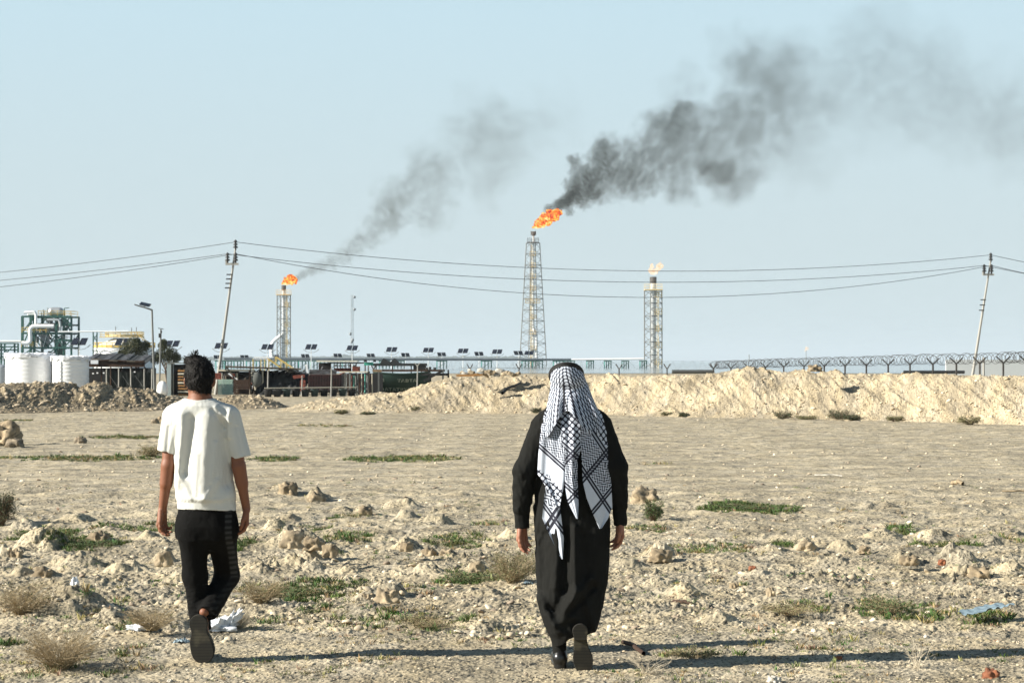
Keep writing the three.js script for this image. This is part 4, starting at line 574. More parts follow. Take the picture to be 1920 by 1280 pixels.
// ---------- power line ----------
function powerPole(bx0, by0, tx, ty, Z, label, steps) {
  const b = P(bx0, by0, Z), foot = b.clone(), t = P(tx, ty + 10, Z), d = t.clone().sub(b).normalize(); foot.addScaledVector(d, -foot.y / d.y - 0.05 / d.y);
  const o = thing('power_pole', label, 'utility pole', foot), T = t.clone().sub(foot), at = (k, off = V(0, 0, 0)) => T.clone().multiplyScalar(k).add(off);
  part('shaft', bar(V(0, 0, 0), T, 0.09, 0.045, 12), M_pole, o);
  const ins = (p, name = 'insulator') => part(name, [0, 1, 2].map((i) => new THREE.CylinderGeometry(0.10 - i * 0.015, 0.13 - i * 0.015, 0.08, 12).translate(p.x, p.y + i * 0.14, p.z)).concat(bar(p.clone().add(V(0, -0.15, 0)), p.clone().add(V(0, 0.36, 0)), 0.05, 0.05, 6)), M_dark, o);
  ins(at(1, V(0, 0.05, 0)));
  const arm = at(0.905); part('crossarm', [bx(0.62, 0.1, 0.1, arm.x - 0.05, arm.y - 0.1, 0.13), bx(0.08, 0.3, 0.08, arm.x - 0.34, arm.y, 0.13)], M_pole, o);
  const l = V(arm.x - 0.28, arm.y + 0.1, 0.13), r = V(arm.x + 0.12, arm.y + 0.1, 0.13); ins(l); ins(r);
  for (const k of steps) { const q = at(k); part('step_bolt', bx(0.28, 0.06, 0.06, q.x - 0.1, q.y, 0.12), M_dark, o); }
  return { o, top: foot.clone().add(at(1, V(0, 0.3, 0))), left: foot.clone().add(l).add(V(0, 0.3, 0)), right: foot.clone().add(r).add(V(0, 0.3, 0)) };
}
const poleL = powerPole(404, 738, 441, 455, 98, 'leaning power pole rising behind the green crates', [0.73, 0.76, 0.79, 0.82]), poleR = powerPole(1825, 700, 1858.5, 478, 110, 'leaning power pole rising behind the razor wire fence', [0.62, 0.66, 0.7]);
part('brace_strut', [beam(V(0.1, 1.35, 0), V(0.75, 1.75, 0.05), 0.06), bar(V(0.75, 0, 0.05), V(0.75, 1.9, 0.05), 0.06, 0.06, 6)], M_pole, poleR.o);
const M_wire = mat([0.03, 0.03, 0.03], 0.6, 0.3);
function wire(a, b, sag, label) { const pts = []; for (let i = 0; i <= 24; i++) { const t = i / 24, p = a.clone().lerp(b, t); p.y -= sag * 4 * t * (1 - t); pts.push(p.sub(a)); } single('power_line', tube(pts, 0.014, 60, 5), M_wire, label, 'power line', a.clone()); }
wire(poleL.top, poleR.top, 1.15, 'topmost overhead wire between the two leaning poles');
wire(poleL.left, poleR.left, 1.15, 'middle overhead wire between the two leaning poles');
wire(poleL.right, poleR.right, 1.95, 'lowest overhead wire, sagging most between the two leaning poles');
const offL = P(-560, 560, 130), offR = P(2500, 560, 125);
wire(poleL.top, P(-420, 540, 110), 0.35, 'topmost overhead wire leaving the pole behind the green crates'); wire(poleL.left, P(-420, 553, 110), 0.3, 'middle overhead wire leaving the pole behind the green crates'); wire(poleL.right, P(-420, 572, 110), 0.35, 'lowest overhead wire leaving the pole behind the green crates');
wire(poleR.top, P(2500, 560, 125), 0.5, 'topmost overhead wire leaving the pole behind the razor wire'); wire(poleR.left, P(2500, 575, 125), 0.5, 'middle overhead wire leaving the pole behind the razor wire'); wire(poleR.right, P(2500, 582, 125), 0.6, 'lowest overhead wire leaving the pole behind the razor wire');
// ---------- razor wire fences ----------
{
  const M_rust = mat([0.035, 0.03, 0.026], 0.7, 0.2), posts = [[1926, 679.6, 27], [1882, 680.7, 26], [1838, 681.5, 25.4], [1794, 682.2, 24.8], [1750, 683, 24.2], [1707, 683.6, 23.6], [1666, 684.2, 23], [1625, 684.9, 22.4], [1585, 685.6, 21.8], [1546, 686.2, 21.2], [1508, 687, 20.6], [1470, 687.8, 20], [1436, 688.6, 19.4], [1404, 689.4, 18.8], [1371, 690.3, 18.2], [1338, 691, 17.6]].map(([x, y, w]) => P(x, y, 0.7 * FPX / w));
  const o = thing('razor_wire_fence', 'dark razor wire fence of forked posts behind the sand bank', 'fence', V(0, 0, 0));
  for (const p of posts) { const g = part('fence_post', [bar(p.clone().setY(0), p, 0.05, 0.05, 8)], M_rust, o); for (const s of [-1, 1]) part('fork_arm', beam(p, p.clone().add(V(s * 0.35, 0.34, 0)), 0.06), M_rust, g); }
  const path = new THREE.CatmullRomCurve3([P(1990, 678.5, 0.7 * FPX / 28).add(V(0, 0.27, 0)), ...posts.map((p) => p.clone().add(V(0, 0.27, 0)))]);
  const coil = (curve, r, pitch, rad, name, parent, m, rndk) => { const L = curve.getLength(), turns = L / pitch, N = Math.floor(turns * 14), pts = [], fr = V(0, 1, 0); for (let i = 0; i <= N; i++) { const t = i / N, c = curve.getPointAt(t), tg = curve.getTangentAt(t), sd = tg.clone().cross(fr).normalize(), up = sd.clone().cross(tg), a = i / 14 * 6.2832, R = r * (1 + rndk * n2(i * 0.05, rad * 900)); pts.push(c.addScaledVector(sd, Math.cos(a) * R * 1.1).addScaledVector(up, Math.sin(a) * R).addScaledVector(tg, rndk * pitch * n2(i * 0.03, 3))); } return part(name, new THREE.TubeGeometry(new THREE.CatmullRomCurve3(pts), N, rad, 3), m, parent); };
  coil(path, 0.26, 0.36, 0.012, 'razor_coil', o, M_rust, 0.28);
  const o2 = thing('razor_wire_fence', 'thin far razor wire fence running level behind the headscarf', 'fence', V(0, 0, 0)), far = [[1338, 691], [1251, 692], [1161, 692.5], [1070, 693.5], [973, 692], [881, 692.5], [790, 692.5], [700, 692.5]].map(([x, y]) => P(x, y, 149));
  for (const p of far) { const g = part('fence_post', bar(p.clone().setY(0), p, 0.05, 0.05, 6), M_rust, o2); for (const s of [-1, 1]) part('fork_arm', beam(p, p.clone().add(V(s * 0.22, 0.4, 0.3 * s)), 0.055), M_rust, g); }
  coil(new THREE.CatmullRomCurve3(far.map((p) => p.clone().add(V(0, 0.3, 0)))), 0.28, 0.75, 0.009, 'razor_coil', o2, M_galv, 0.4);
}
single('wall', bx(22, 1.75, 0.3), mat([0.52, 0.55, 0.56], 0.8), 'long pale grey precast wall beyond the razor wire', 'wall', P(1990, 690, 190).setY(0.87));
single('pipe', bar(V(-2.3, 0, 0), V(2.3, 0, 0), 0.12, 0.12, 8), M_dark, 'dark pipe lying between the razor wire posts', 'pipe', P(1752, 697, 150).setY(0.8)); single('pipe', bar(V(-1.6, 0, 0), V(1.6, 0.0, 0), 0.14, 0.14, 8), M_steel, 'short dark pipe lying beside the thick flare stack', 'pipe', P(1300, 696, 150).setY(0.84));
// ---------- far tree line ----------
{
  const N = 900, p = [], ix = [], Z0 = 5200; const hgt = (px) => 11.2 + 2.4 * fbm2(px * 0.02, 3, 4) + 1.0 * n2(px * 0.11, 9) + 3.5 * Math.exp(-Math.pow((px - 645) / 25, 2));
  for (let i = 0; i <= N; i++) { const px = lerp(-500, 1075, i / N), x = (px - 960) / FPX * Z0, fall = 1 - sstep(950, 1075, px) * 0.75, h = hgt(px) * fall; for (const [dz, k] of [[0, 0], [8, 0.75], [20, 1], [40, 0.96], [70, 0]]) p.push(x + (k ? rr(-0.5, 0.5) : 0), h * k * (1 + 0.1 * rr(-1, 1)), -Z0 - dz); }
  for (let i = 0; i < N; i++) for (let j = 0; j < 4; j++) { const a = i * 5 + j, b = a + 1, c = a + 5, d = c + 1; ix.push(a, c, d, a, d, b); }
  const g = new THREE.BufferGeometry(); g.setAttribute('position', new THREE.Float32BufferAttribute(p, 3)); g.setIndex(ix); g.computeVertexNormals();
  const t = single('treeline', g, mat([0.05, 0.065, 0.045], 0.95, 0, { side: THREE.DoubleSide }), 'low far tree line along the horizon', 'trees'); t.userData.kind = 'stuff';
}
// ---------- the scrap yard between the banks ----------
const ORD = ORDF;
function yard(name, label, category, cx, Z, group) {
  const m = pxm(Z), o = thing(name, label, category, V((cx - 960) * m, 0, -Z), group), X = (px) => (px - cx) * m, Y = (py) => P(0, py, Z).y;
  return { o, m, X, Y, pt: (px, py, z = 0) => V(X(px), Y(py), z), B: (x0, x1, y0, y1, z = 0, d = 0.3) => bx((x1 - x0) * m, Math.abs(Y(y0) - Y(y1)), d, (X(x0) + X(x1)) / 2, (Y(y0) + Y(y1)) / 2, z) };
}
const woodMap = grain(256, (u, v) => { const g = 0.7 + 0.3 * tileNoise(u, v, 64, 3) * 0.5 + 0.25 * tileFbm(u, v, 8, 4, 5); return [g, g * 0.97, g * 0.93]; }, true), rustMap = grain(256, (u, v) => { const k = 0.75 + 0.5 * tileFbm(u, v, 6, 5, 8); return [k, k * lerp(0.85, 1, k), k * lerp(0.8, 1, k)]; }, true);
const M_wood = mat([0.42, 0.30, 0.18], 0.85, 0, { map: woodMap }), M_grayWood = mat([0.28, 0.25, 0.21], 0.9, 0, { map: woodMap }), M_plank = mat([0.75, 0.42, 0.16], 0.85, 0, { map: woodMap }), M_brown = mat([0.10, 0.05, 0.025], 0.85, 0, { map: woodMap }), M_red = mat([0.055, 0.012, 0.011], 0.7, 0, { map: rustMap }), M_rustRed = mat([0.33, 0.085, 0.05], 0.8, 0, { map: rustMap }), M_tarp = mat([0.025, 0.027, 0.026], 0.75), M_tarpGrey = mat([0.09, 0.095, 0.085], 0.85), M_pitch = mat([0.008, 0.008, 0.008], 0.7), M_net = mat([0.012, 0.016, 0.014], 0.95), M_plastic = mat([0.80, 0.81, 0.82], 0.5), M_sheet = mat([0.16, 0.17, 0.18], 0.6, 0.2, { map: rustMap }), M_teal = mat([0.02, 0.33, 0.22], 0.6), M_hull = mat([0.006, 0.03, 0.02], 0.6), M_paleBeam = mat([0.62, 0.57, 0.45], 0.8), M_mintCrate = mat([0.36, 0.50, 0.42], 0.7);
{ // white plastic water tanks
  const build = (cx, Z, r, top, label) => { const q = yard('water_tank', label, 'tank', cx, Z), h = q.Y(top), pts = []; for (let i = 0; i <= 60; i++) { const t = i / 60; pts.push(new THREE.Vector2(r * (1 - (r > 1 ? 0.006 : 0.014) * Math.pow(Math.abs(Math.sin(t * Math.PI * 9)), 6)), t * h * 0.94)); } pts.push(new THREE.Vector2(r * 0.97, h * 0.97), new THREE.Vector2(r * 0.5, h * 0.99), new THREE.Vector2(0, h)); part('shell', new THREE.LatheGeometry(pts, 48), M_plastic, q.o); return { ...q, h, r }; };
  const a = build(55, 101, 1.21, 665, 'larger white plastic water tank, crumpled sheeting over its top'), b = build(131, 100, 0.93, 670, 'smaller ribbed white plastic water tank beside the dark shack');
  for (const t of [a, b]) part('cover_sheet', sheet(90, 10, (u, v) => { const A = u * 6.2832, cr = 0.05 * n2(u * 26, v * 2 + t.r) + 0.03 * n2(u * 60, v * 4); return v < 0.4 ? V(Math.cos(A) * t.r * 2.6 * v, t.h + 0.06 + cr, Math.sin(A) * t.r * 2.6 * v) : V(Math.cos(A) * (t.r * 1.045 + cr * 0.5), t.h + 0.05 + cr - (v - 0.4) * (0.25 + 0.3 * Math.max(0, n2(u * 12, 7))), Math.sin(A) * (t.r * 1.045 + cr * 0.5)); }), mat([0.72, 0.74, 0.78], 0.6, 0, { side: THREE.DoubleSide }), t.o);
  single('post', bar(V(0, 0, 0), V(0, 1.85, 0), 0.035, 0.03, 6), M_pitch, 'thin dark post standing between the white tanks', 'post', P(96.5, 700, 99).setY(0));
  const c = yard('water_tank', 'small grey water tank half cut off beside the white tanks', 'tank', 3, 103); part('shell', [new THREE.CylinderGeometry(0.32, 0.34, c.Y(690), 24).translate(0, c.Y(690) / 2, 0), new THREE.SphereGeometry(0.32, 24, 10, 0, 6.2832, 0, 1.57).scale(1, 0.6, 1).translate(0, c.Y(690), 0)], mat([0.22, 0.25, 0.28], 0.5), c.o);
}
{ // dark shack
  const q = yard('shack', 'low dark shack with ragged sheet roof behind the shade-net fence', 'shack', 222, 104);
  part('wall', q.B(164, 278, 690, 741, -1, 2.4), M_pitch, q.o);
  for (let i = 0; i < 11; i++) { const x = 163 + i * 10.4; part('roof_sheet', bx(11.5 * q.m, 0.03, 3.2).rotateX(0.14).rotateZ(rr(-0.05, 0.05)).translate(q.X(x + 5), q.Y(670 + i * 0.5 + rr(-1.5, 1.5)), -0.6), i % 3 ? M_tarp : M_sheet, q.o); }
  for (let i = 0; i < 7; i++) part('roof_batten', bx(17 * q.m, 0.06, 0.06).rotateZ(rr(-0.06, 0.06)).translate(q.X(172 + i * 16), q.Y(674 + i * 0.6 + rr(-1.5, 2)), 1.1), i % 2 ? M_grayWood : M_brown, q.o);
  part('rag', q.B(178, 192, 675, 682, 1.15, 0.04), M_plastic, q.o); part('thatch', [q.B(164, 276, 676, 688, 0.9, 0.3)], M_brown, q.o);
  for (const x of [166, 193, 230, 274]) part('post', q.B(x, x + 2, 688, 741, 0.6, 0.06), M_brown, q.o);
}
{ // shade-net fence
  const q = yard('shade_net_fence', 'fence of pale posts and dark netting before the dark shack', 'fence', 238, 99), xs = [199, 207, 222, 245, 270, 284];
  for (let i = 0; i < xs.length; i++) part('post', bar(V(q.X(xs[i]), 0, 0), V(q.X(xs[i]) + rr(-0.02, 0.02), q.Y(i === 1 ? 685 : 691 + rr(-1, 1)), 0), 0.035, 0.03, 6), i === 1 ? M_brown : M_pole, q.o);
  for (let i = 0; i < xs.length - 1; i++) part('net_panel', sheet(8, 6, (u, v) => V(q.X(lerp(xs[i] - 3, xs[i + 1], u)), lerp(0, q.Y(697) + 0.04 * n2(u * 3 + i, 2), v), -0.06 + 0.05 * n2(u * 2 + i * 3, v * 2))), M_net, q.o);
  for (let i = 0; i < 3; i++) part('stay_wire', bar(V(q.X(205 + i * 24), q.Y(704), 0.03), V(q.X(222 + i * 24), q.Y(728), 0.03), 0.009, 0.009, 4), M_galv, q.o);
  for (const [x, y] of [[174, 700], [182, 699], [194, 699], [252, 697]]) part('litter_scrap', bx(0.08, 0.06, 0.02, q.X(x), q.Y(y), 0.03), M_plastic, q.o);
}
{ // trees
  const crown = (blobs, n, size) => { const p = [], ix = []; let k = 0; for (const [x, y, z, r, ry] of blobs) for (let i = 0; i < n; i++) { const a = rr(0, 6.283), b = Math.acos(rr(-1, 1)), d = r * Math.pow(rnd(), 0.45), c = V(x + d * Math.sin(b) * Math.cos(a), y + d * Math.cos(b) * (ry ?? 1), z + d * Math.sin(b) * Math.sin(a)), u = V(rr(-1, 1), rr(-1, 1), rr(-1, 1)).normalize().multiplyScalar(size * rr(0.6, 1.3)), w = V(rr(-1, 1), rr(-1, 1), rr(-1, 1)).cross(u).normalize().multiplyScalar(size * 0.35); for (const q of [c.clone().sub(u), c.clone().add(w), c.clone().add(u), c.clone().sub(w)]) p.push(q.x, q.y, q.z); ix.push(k, k + 1, k + 2, k, k + 2, k + 3); k += 4; } const g = new THREE.BufferGeometry(); g.setAttribute('position', new THREE.Float32BufferAttribute(p, 3)); g.setIndex(ix); g.computeVertexNormals(); return g; };
  const M_leaf = mat([0.055, 0.062, 0.028], 0.8, 0, { side: THREE.DoubleSide }), tree = (cx, Z, label, bl) => { const q = yard('tree', label, 'tree', cx, Z); part('trunk', [bar(V(0, 0, 0), V(0.08, 1.3, 0), 0.11, 0.07, 8), bar(V(0.05, 0.8, 0), V(-0.45, 1.9, 0.2), 0.06, 0.025, 6), bar(V(0.05, 0.9, 0), V(0.5, 2.0, -0.1), 0.06, 0.025, 6), bar(V(0.06, 1.2, 0), V(0.1, 2.4, 0.1), 0.06, 0.02, 6)], M_brown, q.o); part('crown', crown(bl.map(([x, y, r, z]) => [q.X(x), q.Y(y), z ?? 0, r * q.m]), 900, 0.05), M_leaf, q.o); };
  tree(252, 112, 'rounded dark olive tree before the storage tank', [[236, 655, 14], [250, 646, 15, 0.2], [262, 650, 15], [272, 648, 10], [244, 664, 16, 0.2], [262, 664, 15, -0.2], [228, 664, 9], [256, 640, 8]]);
  tree(314, 112, 'dark olive tree beside the camera pole', [[304, 648, 9], [306, 642, 7], [312, 658, 14, 0.2], [322, 664, 13], [300, 666, 13], [330, 670, 10], [314, 674, 15], [290, 672, 12, -0.2]]);
}
{ // street lamp and camera pole
  const q = yard('street_lamp', 'tall bent street lamp with small solar panel on its arm', 'street lamp', 290, 97);
  part('post', bar(q.pt(289.5, 735).setY(0), q.pt(284, 580), 0.06, 0.045, 8), M_galv, q.o); part('arm', bar(q.pt(284.3, 581), q.pt(262, 573.5), 0.045, 0.035, 6), M_galv, q.o); part('lamp_head', beam(q.pt(268, 576), q.pt(252, 571), 0.2, 0.06), M_steel, q.o);
  const sp = part('solar_panel', bx(0.5, 0.05, 0.4).rotateX(0.3).rotateZ(-0.22).translate(q.X(271.5), q.Y(570.5), 0), M_panel, q.o); part('bracket', bar(q.pt(270.5, 572.5), q.pt(271, 577), 0.025, 0.025, 5), M_steel, sp);
  const c = yard('camera_pole', 'slim pole with small top panel and dark camera box', 'pole', 299, 96); part('post', bar(c.pt(298, 735).setY(0), c.pt(301, 617), 0.045, 0.035, 8), M_galv, c.o); part('solar_panel', bx(0.24, 0.03, 0.24).rotateZ(-0.15).translate(c.X(301), c.Y(616), 0), M_panel, c.o); part('camera_box', [bx(0.12, 0.2, 0.14, c.X(300), c.Y(629), 0.08), bx(0.06, 0.1, 0.16, c.X(302), c.Y(622), 0.06)], M_dark, c.o);
}
{ // tied branches, white drum, steel cabinet, pallet stack
  const q = yard('branch_post', 'crooked branch post with forked twigs by the steel cabinet', 'post', 311, 95); part('stem', tube([V(0, 0, 0), V(0.04, 0.7, 0.02), V(-0.03, 1.2, 0), V(0.05, 1.55, 0)], 0.035, 16, 6), M_brown, q.o); for (const [a, b] of [[[311, 695], [304, 678]], [[311, 692], [309.5, 677]], [[312, 690], [319.5, 676]], [[311, 700], [303, 692]], [[311, 728], [297, 737]], [[311, 725], [324, 716]]]) part('twig', bar(q.pt(...a), q.pt(...b), 0.022, 0.012, 5), M_grayWood, q.o);
  const d = yard('drum', 'white domed drum beside the crooked branch post', 'drum', 304, 94); part('shell', new THREE.LatheGeometry([[0, 0], [0.22, 0], [0.27, 0.25], [0.24, 0.5], [0.13, 0.68], [0, 0.72]].map((p) => new THREE.Vector2(...p)), 24), M_plastic, d.o);
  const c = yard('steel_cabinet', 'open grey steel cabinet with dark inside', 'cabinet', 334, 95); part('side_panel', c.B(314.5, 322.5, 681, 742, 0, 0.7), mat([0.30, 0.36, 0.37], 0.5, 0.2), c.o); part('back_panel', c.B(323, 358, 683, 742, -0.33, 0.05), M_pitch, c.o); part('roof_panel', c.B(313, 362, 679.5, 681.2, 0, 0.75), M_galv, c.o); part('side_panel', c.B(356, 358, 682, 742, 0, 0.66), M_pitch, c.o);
  const p = yard('pallet_stack', 'stack of orange wooden pallets inside the steel cabinet', 'pallets', 345, 94.4); for (let i = 0; i < 9; i++) { const y = 741 - i * 5.6; part('plank', p.B(334, 358, y, y - 2.4, 0, 0.36).rotateY(rr(-0.03, 0.03)), i % 3 === 1 ? M_paleBeam : M_plank, p.o); part('block', [p.B(335, 338, y - 2.5, y - 5.5, 0.1, 0.12), p.B(344, 347, y - 2.5, y - 5.5, 0.1, 0.12), p.B(354, 357, y - 2.5, y - 5.5, 0.1, 0.12)], M_brown, p.o); }
}
{ // mint crates, brown board, timber shelter
  const q = yard('crate_stack', 'stack of pale green plastic crates by the leaning pole', 'crates', 422, 96); for (let r = 0; r < 5; r++) for (let c = 0; c < 4; c++) { const x0 = 409 + c * 6.9, y0 = 739.5 - r * 5.7; const k = part('crate', [q.B(x0, x0 + 6.4, y0, y0 - 1, 0, 0.3), q.B(x0, x0 + 6.4, y0 - 4.4, y0 - 5.3, 0, 0.3), ...[0, 1.75, 3.5, 5.2].map((e) => q.B(x0 + e, x0 + e + 1.1, y0 - 0.9, y0 - 4.5, 0.14, 0.03)), ...[0, 1.75, 3.5, 5.2].map((e) => q.B(x0 + e, x0 + e + 1.1, y0 - 0.9, y0 - 4.5, -0.14, 0.03))], M_mintCrate, q.o); }
  const b = yard('board', 'brown plank board leaning beside the pale green crates', 'board', 451, 96.4); for (let i = 0; i < 6; i++) part('plank', b.B(437.5, 466, 739 - i * 4.6, 739 - i * 4.6 - 4.3, rr(-0.01, 0.01), 0.05), M_brown, b.o);
  const s = yard('timber_shelter', 'ramshackle timber shelter frame with sagging dark roof', 'shelter', 455, 97.5);
  for (const [x, y0] of [[423, 687], [444, 694], [469, 690], [477, 693], [492, 693], [501, 690]]) part('post', bar(V(s.X(x + rr(-2, 2)), 0, rr(-0.2, 0.2)), s.pt(x, y0), 0.05, 0.04, 6), x === 444 || x === 492 ? M_paleBeam : M_grayWood, s.o);
  part('roof_sheet', sheet(20, 4, (u, v) => V(s.X(lerp(408, 560, u)), s.Y(lerp(687, 691, u)) + 0.03 * n2(u * 9, v), lerp(-1.8, 0.5, v))), M_tarp, s.o); part('rafter', beam(s.pt(424, 687, 0.4), s.pt(566, 692, 0.4), 0.09), M_grayWood, s.o); part('rafter', beam(s.pt(410, 694, 0.2), s.pt(478, 694.5, 0.2), 0.08), M_paleBeam, s.o); part('rafter', beam(s.pt(410, 697, 0.1), s.pt(448, 697, 0.1), 0.1), M_pitch, s.o);
  for (const [a, b2, m] of [[[427, 689], [457, 731], M_grayWood], [[457, 731], [443, 740], M_grayWood], [[490, 692], [462, 708], M_pitch], [[462, 708], [455, 718], M_grayWood], [[473, 698], [480, 731], M_paleBeam], [[477, 702], [482, 728], M_grayWood], [[468, 730], [470, 694], M_brown], [[438, 711], [462, 722], M_grayWood], [[430, 700], [447, 712], M_plastic]]) part('brace', beam(s.pt(...a, 0.35), s.pt(...b2, 0.35), 0.06), m, s.o);
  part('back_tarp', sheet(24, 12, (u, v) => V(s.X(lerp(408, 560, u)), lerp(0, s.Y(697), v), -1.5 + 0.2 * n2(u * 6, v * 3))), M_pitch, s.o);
  part('rag', s.B(404, 416, 699, 711, 0.3, 0.1), M_rustRed, s.o); part('rag', s.B(431, 439, 700, 706, -0.2, 0.1), M_rustRed, s.o);
}
{ // tarpaulin heap and scrap
  const q = yard('tarp_heap', 'heap of dark tarpaulin and scrap behind the row of pots', 'tarpaulin', 530, 98); part('tarp', sheet(40, 16, (u, v) => { const x = lerp(484, 578, u), top = q.Y(lerp(694, 700, u) - 5 * Math.max(0, n2(u * 5, 3))); return V(q.X(x), top * Math.sin(Math.min(1, v * 1.3) * 1.57), lerp(0.9, -0.8, v) + 0.22 * n2(u * 7, v * 4)); }), M_tarp, q.o); part('tarp', sheet(24, 8, (u, v) => V(q.X(lerp(512, 560, u)), q.Y(698) + 0.16 * Math.sin(u * 3.14) + 0.05 * n2(u * 6, v * 3), lerp(0.9, -0.4, v))), M_tarpGrey, q.o);
  part('boulder_bag', new THREE.IcosahedronGeometry(0.34, 3).scale(0.8, 1.1, 0.6).translate(q.X(486), 0.75, 1.0), M_tarpGrey, q.o);
  for (let i = 0; i < 9; i++) part('scrap_sheet', bx(rr(0.15, 0.42), 0.02, rr(0.1, 0.3)).rotateZ(rr(-0.8, 0.8)).rotateX(rr(-0.5, 0.5)).translate(q.X(540 + i * 4.2), q.Y(695 + rr(-3, 3)), 0.5), i % 3 ? M_galv : M_plastic, q.o);
  part('white_post', beam(q.pt(579, 699, 0.6), q.pt(576, 683, 0.6), 0.09), M_plastic, q.o); part('rag', q.B(556, 578, 706, 712, 0.92, 0.04).rotateZ(0.1), M_rustRed, q.o); part('rag', q.B(566, 576, 712, 732, 0.92, 0.04), M_rustRed, q.o);
}
{ // row of pots under a pale rail
  const lathe = new THREE.LatheGeometry([[0, 0], [0.15, 0], [0.19, 0.30], [0.21, 0.31], [0.21, 0.34], [0.18, 0.34], [0.13, 0.05], [0, 0.04]].map((p) => new THREE.Vector2(...p)), 18), mats = [M_pitch, M_tarp, mat([0.02, 0.04, 0.035], 0.6)];
  for (let i = 0; i < 10; i++) { const x = 502 + i * 17.5, Z = 91.5 + i * 0.25, g = single('plant_pot', lathe, mats[i % 3], ORD[i] + ' black pot in the row under the pale rail, from the shelter', 'pot', P(x, 745, Z).setY(0.01), 'black pots under the pale rail'); g.rotation.y = i; }
  const q = yard('rail', 'pale low rail running above the row of black pots', 'rail', 590, 92.3); part('pipe', bar(V(q.X(496), 0.40, 0.02), V(q.X(662), 0.42, -2), 0.022, 0.022, 6), M_paleBeam, q.o); for (const x of [500, 545, 585, 628]) part('peg', bx(0.03, 0.4, 0.03, q.X(x), 0.2, -0.25 - (x - 500) * 0.011), M_grayWood, q.o);
}
{ // red container, white roofed stand, rack, poles, hull, black frame
  const c = yard('container', 'dark red metal container with sloping grey roof', 'container', 606, 97); part('body', c.B(577.5, 640, 702, 733, -0.6, 1.4), M_red, c.o); for (let i = 0; i < 12; i++) part('rib', c.B(579 + i * 5.1, 581 + i * 5.1, 703, 732, 0.12, 0.04), M_red, c.o); part('roof', c.B(577, 627, 693, 701.7, -0.9, 0.5).rotateX(-0.0), M_sheet, c.o); part('base_rail', c.B(577, 642, 733.2, 736, -0.6, 1.3), M_pitch, c.o);
  const w = yard('open_stand', 'open timber stand with pale flat roof behind the container', 'stand', 640, 101); for (const x of [598, 619, 657, 667, 684]) part('post', w.B(x, x + 2, 680, 740, 0.2, 0.07), x > 640 ? M_rustRed : M_brown, w.o); part('roof_sheet', [w.B(596, 620, 675.5, 678.5, 0.2, 1.2), w.B(620, 672, 676, 678.2, 0.2, 1.2), w.B(672, 686, 679, 681, 0.2, 1.0)], M_paleBeam, w.o); part('valance', w.B(617, 684, 679, 681.5, 0.75, 0.05), M_pitch, w.o); part('bench', w.B(628, 657, 690, 696, 0.4, 0.4), M_rustRed, w.o); part('cabinet', w.B(662, 676, 687, 697, 0.5, 0.4), M_rustRed, w.o); part('back_net', w.B(596, 618, 680, 700, -0.4, 0.05), M_pitch, w.o); for (let i = 0; i < 5; i++) part('rafter', w.B(626 + i * 9, 632 + i * 9, 684, 687, 0.2, 0.05), M_plastic, w.o); part('sign_board', w.B(685, 702, 679, 684.5, 0.9, 0.05), M_teal, w.o); part('black_box', [w.B(684.5, 690, 674.5, 678.5, 0.9, 0.2), w.B(702, 707, 674.5, 678.5, 0.9, 0.2)], M_pitch, w.o);
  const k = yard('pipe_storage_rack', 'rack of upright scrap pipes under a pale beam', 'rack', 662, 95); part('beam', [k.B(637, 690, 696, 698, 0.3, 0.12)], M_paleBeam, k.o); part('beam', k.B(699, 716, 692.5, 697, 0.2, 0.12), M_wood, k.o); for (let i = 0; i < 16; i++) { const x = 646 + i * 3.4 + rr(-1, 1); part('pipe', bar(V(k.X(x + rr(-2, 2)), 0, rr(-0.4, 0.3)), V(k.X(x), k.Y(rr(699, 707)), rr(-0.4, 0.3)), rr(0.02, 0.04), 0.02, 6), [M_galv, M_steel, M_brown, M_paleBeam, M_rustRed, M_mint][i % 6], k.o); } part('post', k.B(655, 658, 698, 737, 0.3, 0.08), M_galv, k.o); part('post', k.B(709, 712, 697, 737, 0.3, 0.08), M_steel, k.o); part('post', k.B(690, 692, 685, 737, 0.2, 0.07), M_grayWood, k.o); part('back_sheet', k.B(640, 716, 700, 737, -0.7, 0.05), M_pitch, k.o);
  for (const [x, b, t, Z, l] of [[620.5, 744, 690, 92, 'slim pole standing before the red container'], [501.5, 741, 694, 94, 'slim pole standing before the tarpaulin heap'], [565.5, 736, 704, 95, 'short pale pole standing before the tarpaulin heap'], [782, 712, 684, 94, 'short forked pole standing before the green hull']]) { const q = yard('pole', l, 'pole', x, Z); part('shaft', bar(V(0, 0, 0), V(0.02, q.Y(t), 0), 0.035, 0.028, 6), M_pole, q.o); part('tie', new THREE.TorusGeometry(0.04, 0.01, 5, 10).rotateX(1.57).translate(0.02, q.Y(t) - 0.1, 0), M_galv, q.o); if (b < 720) for (const s of [-1, 1]) part('fork', bar(V(0.02, q.Y(t + 3), 0), V(s * 0.14, q.Y(t - 5), 0), 0.02, 0.014, 5), M_pole, q.o); }
  // hull with white lettering
  const cv = document.createElement('canvas'); cv.width = 512; cv.height = 256; const x = cv.getContext('2d'); x.fillStyle = '#0a2a20'; x.fillRect(0, 0, 512, 256); x.fillStyle = '#8d9284'; x.font = 'bold 58px sans-serif'; x.fillText('13', 40, 110); x.fillText('TABTA', 220, 108); x.fillText('DATATPYS', 60, 222); for (let i = 0; i < 900; i++) { x.fillStyle = rnd() < 0.6 ? '#0a2a20' : '#12362a'; x.fillRect(rnd() * 512, rnd() * 256, rr(2, 14), rr(1, 5)); }
  const ct = new THREE.CanvasTexture(cv); ct.colorSpace = THREE.SRGBColorSpace; const M_letter = new THREE.MeshStandardMaterial({ map: ct, roughness: 0.7 });
